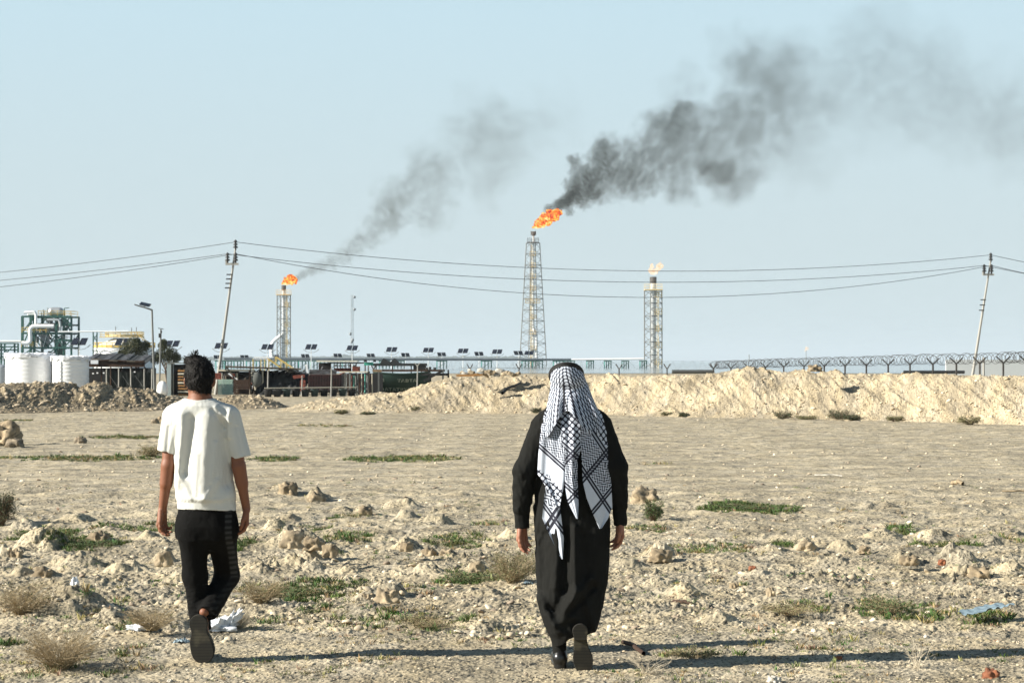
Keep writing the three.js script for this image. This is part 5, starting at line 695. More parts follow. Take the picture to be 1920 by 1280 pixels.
  const h = yard('boat_hull', 'dark green hull with worn white lettering in the scrap yard', 'boat', 755, 100), side = (u, v) => V(h.X(lerp(700, 806, u)), lerp(0.02, h.Y(697 + 4 * Math.sin(u * 3.1)), v), -0.1 + 0.55 * Math.sin(v * 1.5) * (1 - 0.6 * Math.pow(Math.abs(u - 0.5) * 2, 3)));
  part('side', sheet(40, 12, side, (u, v) => [u, v]), M_letter, h.o); part('far_side', sheet(40, 12, (u, v) => { const p = side(u, v); p.z = -1.6 - p.z; return p; }), M_hull, h.o); part('deck', sheet(20, 4, (u, v) => { const p = side(u, 1); p.z = lerp(p.z, -1.6 - p.z, v); p.y -= 0.06; return p; }), M_pitch, h.o); part('gunwale', tube(Array.from({ length: 12 }, (_, i) => side(i / 11, 1)), 0.04, 30, 6), M_hull, h.o);
  const f = yard('truck_chassis', 'black steel truck chassis with two peaked humps behind the hull', 'chassis', 768, 103); part('deck', f.B(700, 800, 681, 686, 0, 1.4), M_tarp, f.o); for (const [a, b, c2] of [[713, 720, 735], [731, 740, 750]]) { const sh = new THREE.Shape([[f.X(a), f.Y(681)], [f.X(b), f.Y(671.5)], [f.X(c2), f.Y(681)]].map((p) => new THREE.Vector2(...p))); part('hump', new THREE.ExtrudeGeometry(sh, { depth: 1.0, bevelEnabled: false }).translate(0, 0.001, -0.5), M_tarp, f.o); } part('tail_box', f.B(776, 797, 684, 693, 0.2, 1), M_pitch, f.o); for (const x2 of [704, 735, 770, 797]) part('leg', f.B(x2, x2 + 2, 686, 741, 0, 0.1), M_pitch, f.o);
  const t = yard('timber_trestle', 'dark timber trestle with slanting strut behind the sand bank', 'trestle', 805, 96); part('beam', [t.B(716, 834, 692.5, 696.5, 0, 0.16)], M_brown, t.o); part('beam', t.B(790, 842, 700, 704, 0.1, 0.12), M_pitch, t.o); for (const x2 of [829, 839, 802]) part('post', t.B(x2, x2 + 3, 693, 742, 0.05, 0.1), x2 === 829 ? M_galv : M_pitch, t.o); part('strut', beam(t.pt(794, 714, 0.2), t.pt(830, 695, 0.2), 0.11), M_pitch, t.o); for (const [x2, y2] of [[800, 691], [806, 690], [815, 691]]) part('drum', new THREE.CylinderGeometry(0.07, 0.07, 0.12, 10).translate(t.X(x2), t.Y(y2), 0), M_pitch, t.o);
}
{ // loose scrap between the sheds
  const q = yard('scrap_heap', 'tangled heap of beams, pipes and sheets behind the pipe rack', 'scrap', 640, 99.5);
  for (let i = 0; i < 46; i++) { const x = rr(560, 716), y = rr(696, 738), a = rr(-1.3, 1.3), L = rr(4, 22); part('scrap_piece', i % 4 ? beam(q.pt(x, y, rr(-1, 0.6)), q.pt(x + L * Math.cos(a), Math.min(741, y + L * Math.sin(a)), rr(-1, 0.6)), rr(0.03, 0.08)) : bx(rr(0.15, 0.45), 0.03, rr(0.2, 0.4)).rotateZ(a).rotateX(rr(-0.6, 0.6)).translate(q.X(x), q.Y(y), rr(-0.6, 0.5)), [M_brown, M_pitch, M_rustRed, M_galv, M_grayWood, M_pitch, M_paleBeam, M_sheet][i % 8], q.o); }
  const r = yard('scrap_heap', 'jumble of poles and torn sheets leaning in the timber shelter', 'scrap', 450, 98.2);
  for (let i = 0; i < 30; i++) { const x = rr(408, 498), y = rr(694, 735), a = rr(-1.5, 1.5), L = rr(4, 18); part('scrap_piece', i % 3 ? beam(r.pt(x, y, rr(-0.6, 0.5)), r.pt(x + L * Math.cos(a), Math.min(740, y + L * Math.sin(a)), rr(-0.6, 0.5)), rr(0.025, 0.06)) : bx(rr(0.12, 0.35), 0.03, rr(0.2, 0.4)).rotateZ(a).translate(r.X(x), r.Y(y), rr(-0.6, 0.4)), [M_brown, M_pitch, M_plastic, M_grayWood, M_rustRed, M_galv][i % 6], r.o); }
}
// ---------- smoke: bodies of soot-filled air whose thickness sets how much light they take ----------
function smoke(name, Z, puffs, box, nu, nv, depth, label, warp, breakup, soot) {
  // puffs: photo x, y, radius, optical depth; the body bulges towards and away from the viewer with that depth
  const [x0, x1, y0, y1] = box, p = [], ix = [], m = pxm(Z), c0 = P((x0 + x1) / 2, (y0 + y1) / 2, Z), H2 = new Float32Array((nu + 1) * (nv + 1));
  for (let j = 0; j <= nv; j++) for (let i = 0; i <= nu; i++) {
    let X = lerp(x0, x1, i / nu), Yp = lerp(y0, y1, j / nv);
    const d0 = Math.hypot(X - puffs[0][0], Yp - puffs[0][1]), sc = clamp(d0 * 0.30, 9, warp * 2.4);
    let wx = X, wy = Yp, fine = 0; for (const [wl, s] of [[8, 1], [14, 2], [24, 3], [46, 4], [90, 5], [170, 6]]) { const g = sstep(sc * 1.5, sc * 0.7, wl) * sstep(sc * 0.12, sc * 0.42, wl); if (g > 0) { wx += g * wl * 0.20 * n2(X / wl + s * 7, Yp / wl - s); wy += g * wl * 0.20 * n2(X / wl - s * 5, Yp / wl + s * 3); fine += g * 0.42 * n2(wx / wl * 1.3 + s, wy / wl * 1.3 - s * 9) * (s < 3 ? 0.55 : 1 - 0.1 * s); } }
    let t = 0; for (const [a, b, r, k] of puffs) { const q = ((wx - a) ** 2 + (wy - b) ** 2) / (r * r); if (q < 1) { const e = (1 - q); t += k * e * e * (r < 30 ? 1 : 1); } }
    t *= clamp(0.82 + 1.05 * breakup * fine, 0.06, 2.4);
    t = Math.max(0, t - 0.012); H2[j * (nu + 1) + i] = t < 0.002 ? 0 : t;
  }
  const id = new Int32Array((nu + 1) * (nv + 1) * 2).fill(-1);
  const vert = (i, j, s) => { const h = H2[j * (nu + 1) + i], k = ((j * (nu + 1) + i) * 2) + (h === 0 ? 0 : s); if (id[k] < 0) { const X = lerp(x0, x1, i / nu), Yp = lerp(y0, y1, j / nv), q = P(X, Yp, Z).sub(c0); id[k] = p.length / 3; const mid = depth * 0.5 * n2(X * 0.004 + 7, Yp * 0.004); p.push(q.x, q.y, mid + (s ? 0.5 : -0.5) * h * depth); } return id[k]; };
  for (let j = 0; j < nv; j++) for (let i = 0; i < nu; i++) {
    const hs = [H2[j * (nu + 1) + i], H2[j * (nu + 1) + i + 1], H2[(j + 1) * (nu + 1) + i], H2[(j + 1) * (nu + 1) + i + 1]]; if (Math.max(...hs) === 0) continue;
    for (const s of [1, 0]) { const a = vert(i, j, s), b = vert(i + 1, j, s), c = vert(i, j + 1, s), d = vert(i + 1, j + 1, s); const z = [hs[0] > 0, hs[1] > 0, hs[2] > 0, hs[3] > 0]; if (z[0] || z[2] || z[3]) s ? ix.push(a, c, d) : ix.push(a, d, c); if (z[0] || z[3] || z[1]) s ? ix.push(a, d, b) : ix.push(a, b, d); }
  }
  const g = new THREE.BufferGeometry(); g.setAttribute('position', new THREE.Float32BufferAttribute(p, 3)); g.setIndex(ix); g.computeVertexNormals();
  const M = new THREE.MeshPhysicalMaterial({ color: 0xffffff, roughness: 0, metalness: 0, transmission: 1, ior: 1.0, thickness: 5, specularIntensity: 0, attenuationColor: lin(...soot), attenuationDistance: depth });
  const o = single(name, g, M, label, 'smoke', c0); o.userData.kind = 'stuff'; o.castShadow = false; return o;
}
smoke('smoke', 604, [[1030, 392, 14, 1.8], [1047, 384, 14, 2.8], [1062, 378, 19, 3.2], [1076, 366, 22, 2.8], [1090, 382, 17, 1.4], [1068, 398, 12, 1.2], [1095, 355, 30, 1.7], [1115, 365, 28, 1.5], [1072, 345, 22, 1.3], [1088, 325, 26, 1.4], [1078, 302, 20, 1.5], [1112, 330, 32, 1.2], [1130, 300, 44, 1], [1135, 280, 40, 1.1], [1150, 330, 45, 0.9], [1180, 345, 42, 0.8], [1195, 300, 60, 0.75], [1215, 350, 34, 0.8], [1235, 260, 62, 0.8], [1265, 225, 55, 1.1], [1290, 215, 40, 0.9], [1255, 320, 60, 0.6], [1280, 360, 38, 0.6], [1310, 270, 75, 0.7], [1335, 320, 50, 0.7], [1365, 345, 56, 0.5], [1345, 310, 34, 0.7], [1395, 345, 48, 0.396], [1400, 280, 80, 0.324], [1380, 230, 70, 0.45], [1420, 160, 100, 0.432], [1450, 120, 80, 0.396], [1390, 100, 80, 0.252], [1470, 220, 110, 0.302], [1520, 200, 90, 0.216], [1560, 140, 110, 0.144], [1490, 300, 90, 0.144], [1550, 320, 60, 0.108], [1640, 80, 130, 0.158], [1730, 110, 130, 0.13], [1760, 200, 130, 0.108], [1840, 230, 130, 0.13], [1900, 220, 120, 0.144], [1980, 250, 140, 0.115], [1690, 200, 110, 0.108], [1600, 230, 120, 0.101], [1280, 165, 60, 0.2], [1120, 345, 60, 0.45], [1170, 320, 80, 0.36], [1235, 300, 95, 0.32], [1300, 285, 105, 0.28], [1370, 270, 115, 0.24], [1430, 220, 130, 0.158], [1480, 160, 120, 0.144], [1600, 140, 150, 0.0864], [1700, 160, 170, 0.0864], [1830, 190, 170, 0.0864]], [1010, 2080, -40, 470], 620, 300, 9, 'dark smoke plume billowing from the tall flare tower', 62, 0.85, [0.44, 0.425, 0.405]);
smoke('smoke', 523, [[556, 521, 9, 0.9], [566, 514, 12, 0.9], [582, 506, 16, 0.8], [600, 500, 18, 0.65], [622, 492, 22, 0.6], [648, 478, 26, 0.55], [668, 462, 30, 0.5], [690, 448, 34, 0.45], [712, 425, 40, 0.396], [722, 400, 44, 0.484], [745, 408, 36, 0.396], [735, 370, 50, 0.396], [770, 350, 56, 0.352], [760, 385, 44, 0.308], [818, 395, 46, 0.396], [800, 415, 36, 0.264], [800, 340, 60, 0.308], [830, 320, 60, 0.308], [790, 300, 60, 0.22], [870, 270, 80, 0.22], [920, 250, 90, 0.264], [930, 310, 80, 0.264], [915, 350, 60, 0.22], [980, 240, 90, 0.22], [900, 210, 80, 0.176], [1040, 220, 90, 0.12]], [545, 1140, 120, 530], 400, 280, 9, 'thin grey smoke plume drifting from the slim silver flare stack', 58, 0.8, [0.52, 0.50, 0.47]);
// ---------- stones, shrubs, grass and litter on the plain ----------
const onGround = (px, py) => { let p = G(px, py); for (let i = 0; i < 3; i++) p = G(px, py, groundH(p.x, p.z)); return p; };
const stoneMap = grain(256, (u, v) => { const k = 0.82 + 0.35 * tileFbm(u, v, 10, 5, 14); return [k, k * 0.98, k * 0.95]; }, true);
function stoneGeo(seed, sx, sy, sz, detail = 3, rough2 = 0.35) { const g = mergeVertices(new THREE.IcosahedronGeometry(1, detail).deleteAttribute('uv').deleteAttribute('normal')), p = g.attributes.position; for (let i = 0; i < p.count; i++) { const x = p.getX(i), y = p.getY(i), z = p.getZ(i); let k = 1 + rough2 * fbm3(x * 1.3 + seed, y * 1.3, z * 1.3 - seed, 4); const c = Math.max(Math.abs(x), Math.abs(y), Math.abs(z)); k *= lerp(1, 0.8 / c, 0.45); p.setXYZ(i, x * k * sx, Math.max(-0.25, y * k) * sy, z * k * sz); } g.computeVertexNormals(); const uv = new Float32Array(p.count * 2); for (let i = 0; i < p.count; i++) { uv[i * 2] = (p.getX(i) + p.getZ(i) * 0.6) * 2; uv[i * 2 + 1] = (p.getY(i) + p.getZ(i) * 0.5) * 2; } g.setAttribute('uv', new THREE.BufferAttribute(uv, 2)); return g; }
const M_stone = mat([0.50, 0.415, 0.29], 0.95, 0, { map: stoneMap }), M_stoneDark = mat([0.40, 0.325, 0.22], 0.95, 0, { map: stoneMap }), M_stoneGrey = mat([0.34, 0.285, 0.21], 0.9, 0, { map: stoneMap }), M_stoneWhite = mat([0.70, 0.68, 0.62], 0.8, 0, { map: stoneMap }), M_stoneRed = mat([0.34, 0.13, 0.065], 0.9, 0, { map: stoneMap });
[[1211, 941, 54, 32, M_stone, 'large pale boulder behind the small round green bush'], [540, 924, 34, 22, M_stoneDark, 'dark angular boulder standing apart on the plain'], [592, 942, 32, 24, M_stone, 'pale lump of earth beside the dark angular boulder'], [684, 965, 26, 18, M_stoneDark, 'dark clod with steep shaded side'], [548, 1020, 44, 28, M_stone, 'large clod crowning the biggest mound'], [586, 1026, 38, 20, M_stoneDark, 'dark clod leaning on the biggest mound'], [578, 1046, 32, 22, M_stoneDark, 'rounded dark clod at the foot of the biggest mound'], [618, 1040, 30, 22, M_stoneDark, 'dark clod on the shoulder of the biggest mound'],
  [804, 1042, 26, 18, M_stoneDark, 'dark clod between two grass patches'], [836, 1040, 24, 12, M_stone, 'low tan clod beside a dark clod'], [762, 1030, 24, 16, M_stoneDark, 'small dark clod on a pale rise'], [893, 1068, 28, 18, M_stone, 'rough tan clod near the green shrub'], [726, 1124, 42, 24, M_stone, 'tan twin clod on the low mound'], [690, 1126, 22, 16, M_stoneDark, 'small dark clod beside the tan twin clod'], [182, 1014, 38, 18, M_stoneDark, 'dark flat clod in the green grass'], [80, 1082, 36, 20, M_stoneDark, 'dark cracked clod beside the pale mound'], [306, 1056, 32, 24, M_stone, 'pale broken clod beside the striped trousers'], [30, 1044, 22, 18, M_stoneDark, 'dark clod beside the dark shrub'],
  [1240, 1048, 44, 20, M_stoneDark, 'cracked dark clod beyond the bent wire'], [1513, 1028, 34, 16, M_stone, 'pale flat-topped clod beside a grass tuft'], [1584, 1028, 24, 12, M_stone, 'small pale clod in the row of crumbs'], [1621, 1034, 22, 12, M_stoneDark, 'small dark clod in the row of crumbs'], [1835, 1078, 40, 18, M_stoneDark, 'dark clod beside the pale broken mound'], [1706, 1056, 34, 16, M_stoneDark, 'low dark clod lying across a mound'], [1445, 1118, 18, 18, M_stone, 'small upright tan stone in the sparse grass'], [1376, 1102, 18, 11, M_stoneDark, 'small brown brick end lying flat'], [1411, 1069, 16, 10, M_stoneRed, 'small orange stone on pale sand'], [1767, 1057, 14, 10, M_stoneRed, 'dark red stone on the broken mound'], [1858, 1269, 30, 17, M_stoneRed, 'large rounded red-orange stone'], [1572, 1236, 16, 8, M_stoneRed, 'small flat red-orange stone'], [1452, 1278, 26, 12, M_stoneWhite, 'flat white stone half buried in sand'], [1738, 1196, 10, 7, M_stoneWhite, 'tiny white stone near the pale dead twig'], [318, 1278, 10, 6, M_stoneWhite, 'tiny white stone near the grey clog'],
  [10, 834, 60, 44, M_stoneDark, 'big dark boulder propped on another'], [26, 838, 34, 18, M_stoneGrey, 'grey rounded boulder lying under the big dark one'], [150, 830, 22, 12, M_stoneGrey, 'small grey boulder alone on the flat'], [290, 794, 14, 10, M_stoneGrey, 'small square grey block lying at the bank'], [299, 792, 16, 12, M_stoneDark, 'dark block lying beside the square grey block'], [1528, 690, 26, 12, M_stoneDark, 'dark lump on the crest of the sand bank']].forEach(([x, y, w, h, m, label], i) => {
  const bankTop = y < 700; const p = bankTop ? P(x, y + 4, 57.5) : onGround(x, y), s = pxm(-p.z); single(h > 0 && w > 24 ? 'boulder' : 'stone', stoneGeo(i * 7.7 + 1, w * s * 0.5, h * s * 0.9, w * s * 0.5, 4, 0.75), m, label, w > 24 ? 'boulder' : 'stone', p);
});
// rubble on the crest of the bank
{ const o = thing('rubble_pile', 'heap of broken pale stone blocks on the sand bank crest', 'rubble', P(915, 704, 64.5)); const c = o.position.clone(); [[872, 702, 14], [884, 700, 16], [893, 703, 12], [903, 697, 20], [915, 699, 18], [926, 701, 20], [938, 698, 22], [948, 702, 18], [958, 703, 18], [932, 705, 14], [910, 705, 14], [970, 703, 16], [880, 694, 8], [866, 698, 8]].forEach(([x, y, w], i) => part('stone_block', stoneGeo(200 + i, w * 0.0088, w * 0.0062, w * 0.008, 2).rotateZ(rr(-0.4, 0.4)).translate(...P(x, y, 64.5 + rr(-0.3, 0.3)).sub(c).toArray()), i % 3 ? M_stone : M_stoneWhite, o)); part('orange_plank', bx(0.78, 0.07, 0.1).rotateZ(0.02).translate(...P(878, 703.5, 64).sub(c).toArray()), M_plank, o); part('orange_plank', bx(0.3, 0.06, 0.1).rotateZ(-0.05).translate(...P(896, 702.5, 63.9).sub(c).toArray()), M_plank, o); }
// crumbs and pebbles
{
  const geos = [0, 1, 2].map((i) => stoneGeo(90 + i * 5, 1, 0.75, 0.9, 1, 0.5)), q = new THREE.Quaternion(), M4 = new THREE.Matrix4(), cols = [[0.55, 0.46, 0.33], [0.45, 0.37, 0.26], [0.26, 0.205, 0.15], [0.62, 0.54, 0.41], [0.50, 0.41, 0.28]];
  const scatter = (n, where, size, name, label, pal = cols) => geos.forEach((g, gi) => { const im = new THREE.InstancedMesh(g, mat([1, 1, 1], 0.95), n), c = new THREE.Color(); let k = 0; for (let i = 0; i < n * 3 && k < n; i++) { const p = where(); if (!p) continue; const s = size(p); q.setFromEuler(new THREE.Euler(rr(-0.5, 0.5), rr(0, 6.28), rr(-0.5, 0.5))); M4.compose(p, q, V(s * rr(0.7, 1.4), s * rr(0.6, 1.1), s * rr(0.7, 1.3))); im.setMatrixAt(k, M4); im.setColorAt(k, c.setRGB(...pal[Math.floor(rnd() * pal.length)])); k++; } im.count = k; im.name = numbered(name); shade(im); scene.add(im); tag(im, label, 'pebbles', null, 'stuff'); });
  const field = (z0, z1) => () => { const Z = 1 / lerp(1 / z0, 1 / z1, rnd()), x = rr(-0.31, 0.31) * Z; return V(x, groundH(x, -Z) + 0.001, -Z); };
  scatter(4500, field(9.5, 30), () => 0.0025 + 0.008 * Math.pow(rnd(), 4), 'pebbles', 'small pebbles and crumbs strewn over the near sand');
  scatter(700, () => { const p = field(12, 30)(); return p && n2(p.x * 0.8, p.z * 0.8 + 9) > -0.1 ? p : null; }, () => 0.008 + 0.026 * Math.pow(rnd(), 3), 'clods', 'small earth clods strewn over the rough ground');
  scatter(380, field(26, 62), () => 0.008 + 0.03 * Math.pow(rnd(), 4), 'far_pebbles', 'stones and crumbs strewn over the far flat');
  for (const [b, n, s0, name, label] of [[bankR, 900, 0.02, 'bank_clods', 'clods lying on the sand bank'], [bankL, 500, 0.028, 'dirt_clods', 'clods lying on the dirt bank']]) scatter(n, () => { const i = Math.floor(rnd() * b.NU), j = Math.floor(Math.pow(rnd(), 1.3) * b.NV * 0.5); const p = b.at(i, j); return p.y > 0.02 ? p : null; }, () => s0 * (0.5 + 2.6 * Math.pow(rnd(), 4)), name, label, b === bankL ? [[0.38, 0.31, 0.215], [0.30, 0.24, 0.165], [0.44, 0.365, 0.26]] : [[0.62, 0.53, 0.38], [0.50, 0.41, 0.28], [0.36, 0.28, 0.18]]);
}
// grass
{
  const blade = (n, h, w, spread) => { const p = [], ix = []; for (let i = 0; i < n; i++) { const a = rr(0, 6.283), d = rr(0, spread), L = rr(0.4, 1) * h, t = a + rr(-1, 1), x = Math.cos(a) * d, z = Math.sin(a) * d, lean = rr(0.2, 0.9), k = p.length / 3, cx = Math.cos(t + 1.57) * w, cz = Math.sin(t + 1.57) * w; p.push(x - cx, 0, z - cz, x + cx, 0, z + cz, x + Math.cos(t) * L * lean * 0.4 + cx * 0.7, L * 0.6, z + Math.sin(t) * L * lean * 0.4 + cz * 0.7, x + Math.cos(t) * L * lean, L, z + Math.sin(t) * L * lean); ix.push(k, k + 1, k + 2, k, k + 2, k + 3); } const g = new THREE.BufferGeometry(); g.setAttribute('position', new THREE.Float32BufferAttribute(p, 3)); g.setIndex(ix); g.computeVertexNormals(); return g; };
  const kinds = [blade(18, 0.034, 0.0036, 0.05), blade(12, 0.052, 0.0026, 0.04), blade(22, 0.024, 0.005, 0.055)], M4 = new THREE.Matrix4(), q = new THREE.Quaternion(), c = new THREE.Color();
  const places = [];
  for (const l of lawns) { const area = l.rx * l.rz * 3.14, n = Math.min(2600, area * 800 * l.k * (-l.z > 30 ? 0.6 : 1)); for (let i = 0; i < n; i++) { const a = rr(0, 6.283), d = Math.sqrt(rnd()) * 1.15, x = l.x + Math.cos(a) * d * l.rx, z = l.z + Math.sin(a) * d * l.rz; if (n2(x * 3.3, z * 3.3) < -0.05 - 0.55 * l.k + 0.45 * d) continue; places.push([x, z, l.k, -l.z > 30 ? 1.25 : 1]); } }
  for (let i = 0; i < 5200; i++) { const Z = 1 / lerp(1 / 10, 1 / 28, rnd()), x = rr(-0.31, 0.31) * Z; if (n2(x * 0.6 + 20, Z * 0.6) + 0.5 * n2(x * 2.2, Z * 2.2) > 0.05) places.push([x, -Z, 0.12, rr(0.4, 0.9)]); }
  kinds.forEach((g, gi) => { const mine = places.filter((_, i) => i % 3 === gi), im = new THREE.InstancedMesh(g, mat([1, 1, 1], 0.8, 0, { side: THREE.DoubleSide }), mine.length); mine.forEach(([x, z, k, s], i) => { q.setFromAxisAngle(V(0, 1, 0), rr(0, 6.283)); const sc = s * rr(0.6, 1.25); M4.compose(V(x, groundH(x, z) - 0.004, z), q, V(sc, sc * rr(0.7, 1.2), sc)); im.setMatrixAt(i, M4); const dry = rnd() > 0.22 + 0.75 * k; im.setColorAt(i, dry ? c.setRGB(rr(0.22, 0.36), rr(0.19, 0.29), rr(0.09, 0.14)) : c.setRGB(rr(0.05, 0.095), rr(0.085, 0.14), rr(0.016, 0.03))); }); im.name = numbered('grass'); shade(im); scene.add(im); tag(im, 'low green and straw-coloured grass in patches on the sand', 'grass', null, 'stuff'); });
}
// shrubs: bunches of branching twigs, some with small leaves
{
  const M_dry = mat([0.33, 0.255, 0.145], 0.9), M_olive = mat([0.15, 0.145, 0.065], 0.85, 0, { side: THREE.DoubleSide }), M_darkLeaf = mat([0.05, 0.065, 0.028], 0.85, 0, { side: THREE.DoubleSide }), M_leafG = mat([0.07, 0.105, 0.035], 0.85, 0, { side: THREE.DoubleSide }), M_twig = mat([0.14, 0.095, 0.055], 0.9), M_bleach = mat([0.55, 0.48, 0.36], 0.9);
  const shrub = (px, py, w, h, n, thick, mT, leaves, mL, label, cat = 'shrub', name = 'shrub') => {
    const b = py < 800 ? G(px, py) : onGround(px, py), s = pxm(-b.z), R = w * s / 2, Hh = h * s, o = thing(name, label, cat, b), g = [], pts = [];
    for (let i = 0; i < n; i++) { const a = rr(0, 6.283), el = rr(0.15, 1.0), d = V(Math.cos(a) * R * rr(0.5, 1), Hh * el, Math.sin(a) * R * rr(0.5, 1)), base = V(rr(-0.15, 0.15) * R, -0.01, rr(-0.15, 0.15) * R), mid = base.clone().lerp(d, 0.5).add(V(rr(-0.12, 0.12) * R, Hh * 0.12, rr(-0.12, 0.12) * R)); g.push(bar(base, mid, thick, thick * 0.75, 3), bar(mid, d, thick * 0.75, thick * 0.4, 3)); for (let k = 0; k < 3; k++) { const f = mid.clone().lerp(d, rr(0, 0.9)), e = f.clone().add(V(rr(-0.3, 0.3) * R, rr(-0.02, 0.28) * Hh, rr(-0.3, 0.3) * R)); g.push(bar(f, e, thick * 0.5, thick * 0.3, 3)); pts.push(f.clone().lerp(e, rnd()), e); } pts.push(d); }
    part('branches', mergeGeometries(g.map(clean)), mT, o);
    if (leaves) { const p = [], ix = []; let k = 0; for (let i = 0; i < leaves; i++) { const c = pts[Math.floor(rnd() * pts.length)].clone().add(V(rr(-0.1, 0.1) * R, rr(-0.1, 0.1) * Hh, rr(-0.1, 0.1) * R)); if (c.y < 0.005) c.y = 0.005; const L = Math.max(0.008, thick * 3.4) * rr(0.6, 1.3), u = V(rr(-1, 1), rr(-0.3, 1), rr(-1, 1)).normalize().multiplyScalar(L), v = V(rr(-1, 1), rr(-1, 1), rr(-1, 1)).cross(u).normalize().multiplyScalar(L * 0.4); for (const t of [c.clone().sub(u), c.clone().add(v), c.clone().add(u), c.clone().sub(v)]) p.push(t.x, t.y, t.z); ix.push(k, k + 1, k + 2, k, k + 2, k + 3); k += 4; } const lg = new THREE.BufferGeometry(); lg.setAttribute('position', new THREE.Float32BufferAttribute(p, 3)); lg.setIndex(ix); lg.computeVertexNormals(); part('foliage', lg, mL, o); }
  };
  shrub(110, 1252, 190, 78, 260, 0.0016, M_dry, 0, null, 'large dry tan wiry bush with open twigs');
  shrub(40, 1150, 150, 62, 180, 0.0016, M_dry, 300, M_olive, 'dry brown wiry bush behind the large tan one');
  shrub(285, 1178, 130, 40, 150, 0.0016, M_dry, 0, null, 'low grey-brown wiry bush beside the grey clog');
  shrub(490, 1130, 110, 44, 170, 0.0016, M_dry, 500, M_olive, 'straggly olive-brown bush by the green grass patch');
  shrub(448, 1178, 66, 40, 130, 0.0015, M_bleach, 0, null, 'straw-pale dry tuft behind the white plastic bag');
  shrub(962, 1092, 110, 58, 170, 0.002, M_dry, 2400, M_olive, 'bushy olive-green shrub beside the black robe');
  shrub(2, 985, 62, 60, 150, 0.003, M_twig, 2600, M_darkLeaf, 'dense dark green shrub half out of view');
  shrub(1226, 978, 44, 38, 80, 0.0028, M_twig, 2200, M_leafG, 'small round green bush on a thin stem');
  shrub(1720, 1252, 84, 66, 26, 0.0016, M_bleach, 0, null, 'pale dead twig plant standing in the shadow');
  shrub(1215, 1262, 100, 30, 34, 0.0016, M_bleach, 0, null, 'pale fallen twigs beside the lifted black shoe');
  shrub(284, 856, 62, 22, 90, 0.004, M_dry, 900, M_olive, 'low grey-olive bush on the grassy line');
  shrub(800, 1178, 110, 24, 110, 0.0014, M_dry, 500, M_olive, 'sprawling dry weed on the long shadow strip');
  shrub(1660, 1148, 120, 30, 110, 0.0014, M_dry, 1200, M_leafG, 'sprawling green weed beside the blue sheet');
  shrub(1480, 1150, 120, 20, 90, 0.0014, M_dry, 600, M_olive, 'sparse trailing weed beside the upright tan stone');
  shrub(1300, 1230, 120, 14, 80, 0.0014, M_dry, 700, M_olive, 'flat straggling weed along the near shadow');
  shrub(560, 1120, 110, 18, 80, 0.0014, M_dry, 1600, M_leafG, 'spreading bright green weed by the twin clods');
  shrub(880, 1090, 110, 16, 80, 0.0014, M_dry, 1500, M_leafG, 'spreading green weed beside the bushy shrub');
  shrub(1400, 958, 140, 12, 90, 0.002, M_twig, 3400, M_leafG, 'wide mat of bright green weed beyond the boulder');
  shrub(80, 1012, 110, 14, 80, 0.002, M_twig, 2200, M_leafG, 'mat of green weed under the pale mound'); shrub(165, 1030, 120, 16, 80, 0.002, M_twig, 2400, M_leafG, 'mat of green weed around the dark flat clod');
  [[1470, 786, 46, 15, 'dark bush nearest the bank hump'], [1512, 787, 44, 8, 'flat olive bush touching a dark bush'], [1574, 787, 46, 19, 'tallest dark bush at the foot of the bank'], [1598, 788, 30, 10, 'low bush leaning on the tallest dark one'], [1679, 791, 40, 11, 'brown bush alone at the bank foot'], [1820, 796, 54, 15, 'broad dark bush at the bank foot'], [1908, 795, 44, 16, 'dark bush beside the broad one at the bank foot'], [776, 774, 22, 12, 'small round bush where the bank runs out'], [1150, 777, 22, 10, 'small bush beside the headscarf'], [1252, 781, 26, 9, 'pale brown bush under the thick flare stack'], [1282, 782, 22, 9, 'grey bush beside the pale brown one'], [1006, 776, 22, 11, 'brown bush behind the robed shoulder'], [640, 776, 30, 8, 'faint olive bush on the low end of the bank'], [690, 778, 36, 6, 'flat olive bush beside the faint one']].forEach(([x, y, w, h, label]) => shrub(x, y, w, h, 70, 0.005, M_twig, 1300, y < 790 && x % 4 ? M_darkLeaf : M_olive, label));
}
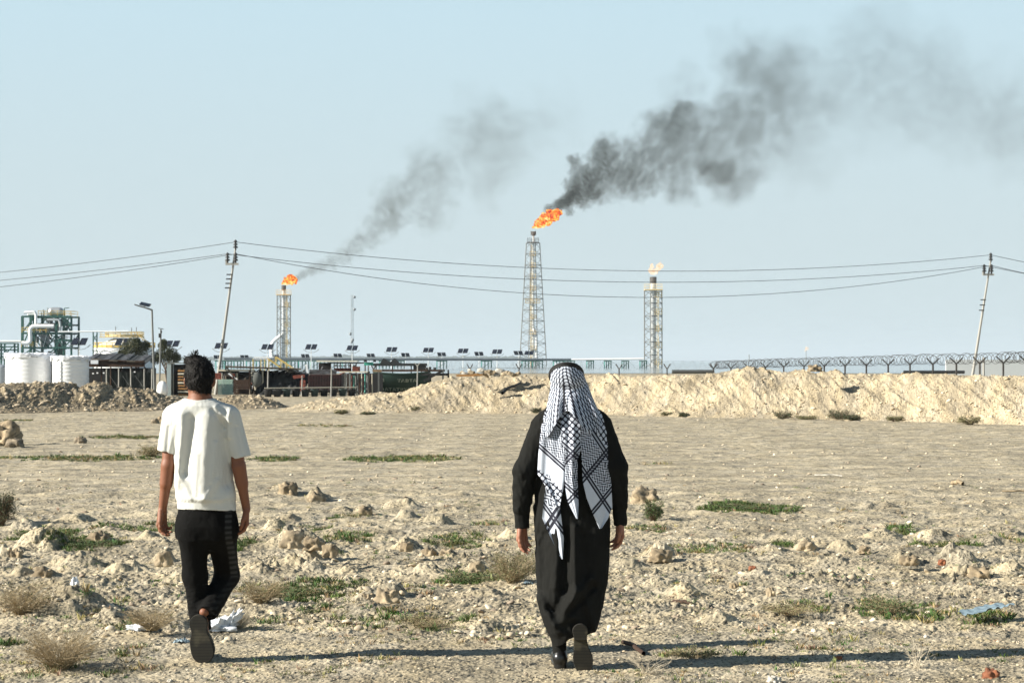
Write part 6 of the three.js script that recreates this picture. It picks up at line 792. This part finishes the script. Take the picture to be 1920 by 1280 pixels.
// litter
{
  const at = (px, py) => onGround(px, py), crumple = (w, h, d, seed, k = 0.5) => sheet(26, 20, (u, v) => { const a = (u - 0.5) * w, b = (v - 0.5) * d; return V(a * (1 - 0.3 * Math.abs(n2(v * 3, seed))), h * (0.25 + 0.75 * Math.abs(fbm2(u * 3 + seed, v * 3, 3)) * 2) * (1 - Math.pow(Math.abs(u - 0.5) * 2, 3)) + h * k * n2(u * 7 + seed, v * 7), b); });
  const M_bag = mat([0.66, 0.69, 0.72], 0.45, 0, { side: THREE.DoubleSide }), M_blue = mat([0.20, 0.27, 0.31], 0.5, 0, { side: THREE.DoubleSide });
  single('plastic_bag', [stoneGeo(71, 0.09, 0.06, 0.07, 4, 1.3).translate(0, 0.02, 0), stoneGeo(77, 0.03, 0.08, 0.03, 4, 1.2).rotateZ(-0.7).translate(0.07, 0.06, 0)], M_bag, 'crumpled white plastic bag behind the lifted grey clog', 'bag', at(412, 1182));
  single('plastic_bag', stoneGeo(83, 0.03, 0.06, 0.03, 4, 1.3), M_bag, 'small torn white plastic scrap on a mound', 'bag', at(140, 1098)); single('plastic_bag', stoneGeo(87, 0.08, 0.03, 0.06, 4, 1.3), M_bag, 'flat torn clear plastic caught in the dry bush', 'bag', at(262, 1178)); single('plastic_bag', crumple(0.1, 0.02, 0.07, 21), M_blue, 'small pale blue plastic scrap beside the grey clog', 'bag', at(340, 1204)); single('plastic_bag', crumple(0.1, 0.02, 0.08, 25), M_blue, 'small pale scrap under the olive shrub', 'bag', at(988, 1094)); single('plastic_bag', crumple(0.14, 0.015, 0.1, 31), M_stoneGrey, 'flat grey scrap on the sand beyond the twin weed', 'scrap', at(1343, 1082));
  const bl = single('bent_sheet', sheet(24, 8, (u, v) => V((u - 0.5) * 0.36, 0.035 + 0.045 * u + 0.03 * Math.abs(v - 0.45) + 0.014 * n2(u * 6, v * 3), (v - 0.5) * 0.14)), M_blue, 'bent pale blue metal sheet lying in the grass', 'sheet', at(1850, 1160)); bl.rotation.y = 0.45;
  const w0 = at(1262, 990), W = (px, py) => P(px, py, -w0.z).sub(w0); single('bent_wire', tube([W(1258, 990), W(1272, 1002), W(1287, 1011), W(1296, 998), W(1310, 993), W(1327, 994), W(1326, 1004), W(1316, 1020), W(1310, 1034)], 0.006, 60, 6), M_dark, 'bent black wire sticking up from the sand', 'wire', w0);
  const stick = (a, b, r, m, label, name = 'stick') => { const p = at(...a), q2 = at(...b).sub(p); single(name, tube([V(0, r, 0), q2.clone().multiplyScalar(0.35).add(V(0.02, r * 1.6, 0.02)), q2.clone().multiplyScalar(0.7).add(V(-0.01, r * 2, -0.02)), q2.clone().add(V(0, r, 0))], r, 16, 6), m, label, name, p); };
  stick([1168, 1207], [1207, 1229], 0.013, M_brown, 'thick dark stick lying beside the lifted black shoe'); stick([1528, 892], [1580, 894], 0.012, M_stoneWhite, 'pale bleached stick lying far on the flat'); stick([1786, 909], [1806, 911], 0.03, M_stoneDark, 'short rusty brown chunk lying far on the flat'); stick([1262, 1131], [1297, 1135], 0.012, M_brown, 'dark wood splinter lying below a mound'); stick([1880, 922], [1935, 924], 0.012, M_stoneDark, 'dark thin stick far on the flat');
  const br = P(942, 737, 61.2), tip = P(975, 719, 63).sub(br); single('branch', tube([V(0, 0, 0), tip.clone().multiplyScalar(0.3).add(V(0, 0.06, 0.05)), tip.clone().multiplyScalar(0.65).add(V(0.02, 0.03, 0.1)), tip], 0.05, 20, 6), M_pitch, 'charred black branch lying on the sand bank', 'branch', br);
}
// ---------- air ----------
scene.fog = new THREE.FogExp2(new THREE.Color(0.78, 0.90, 1.0), 0.00012);
renderer.render(scene, camera);
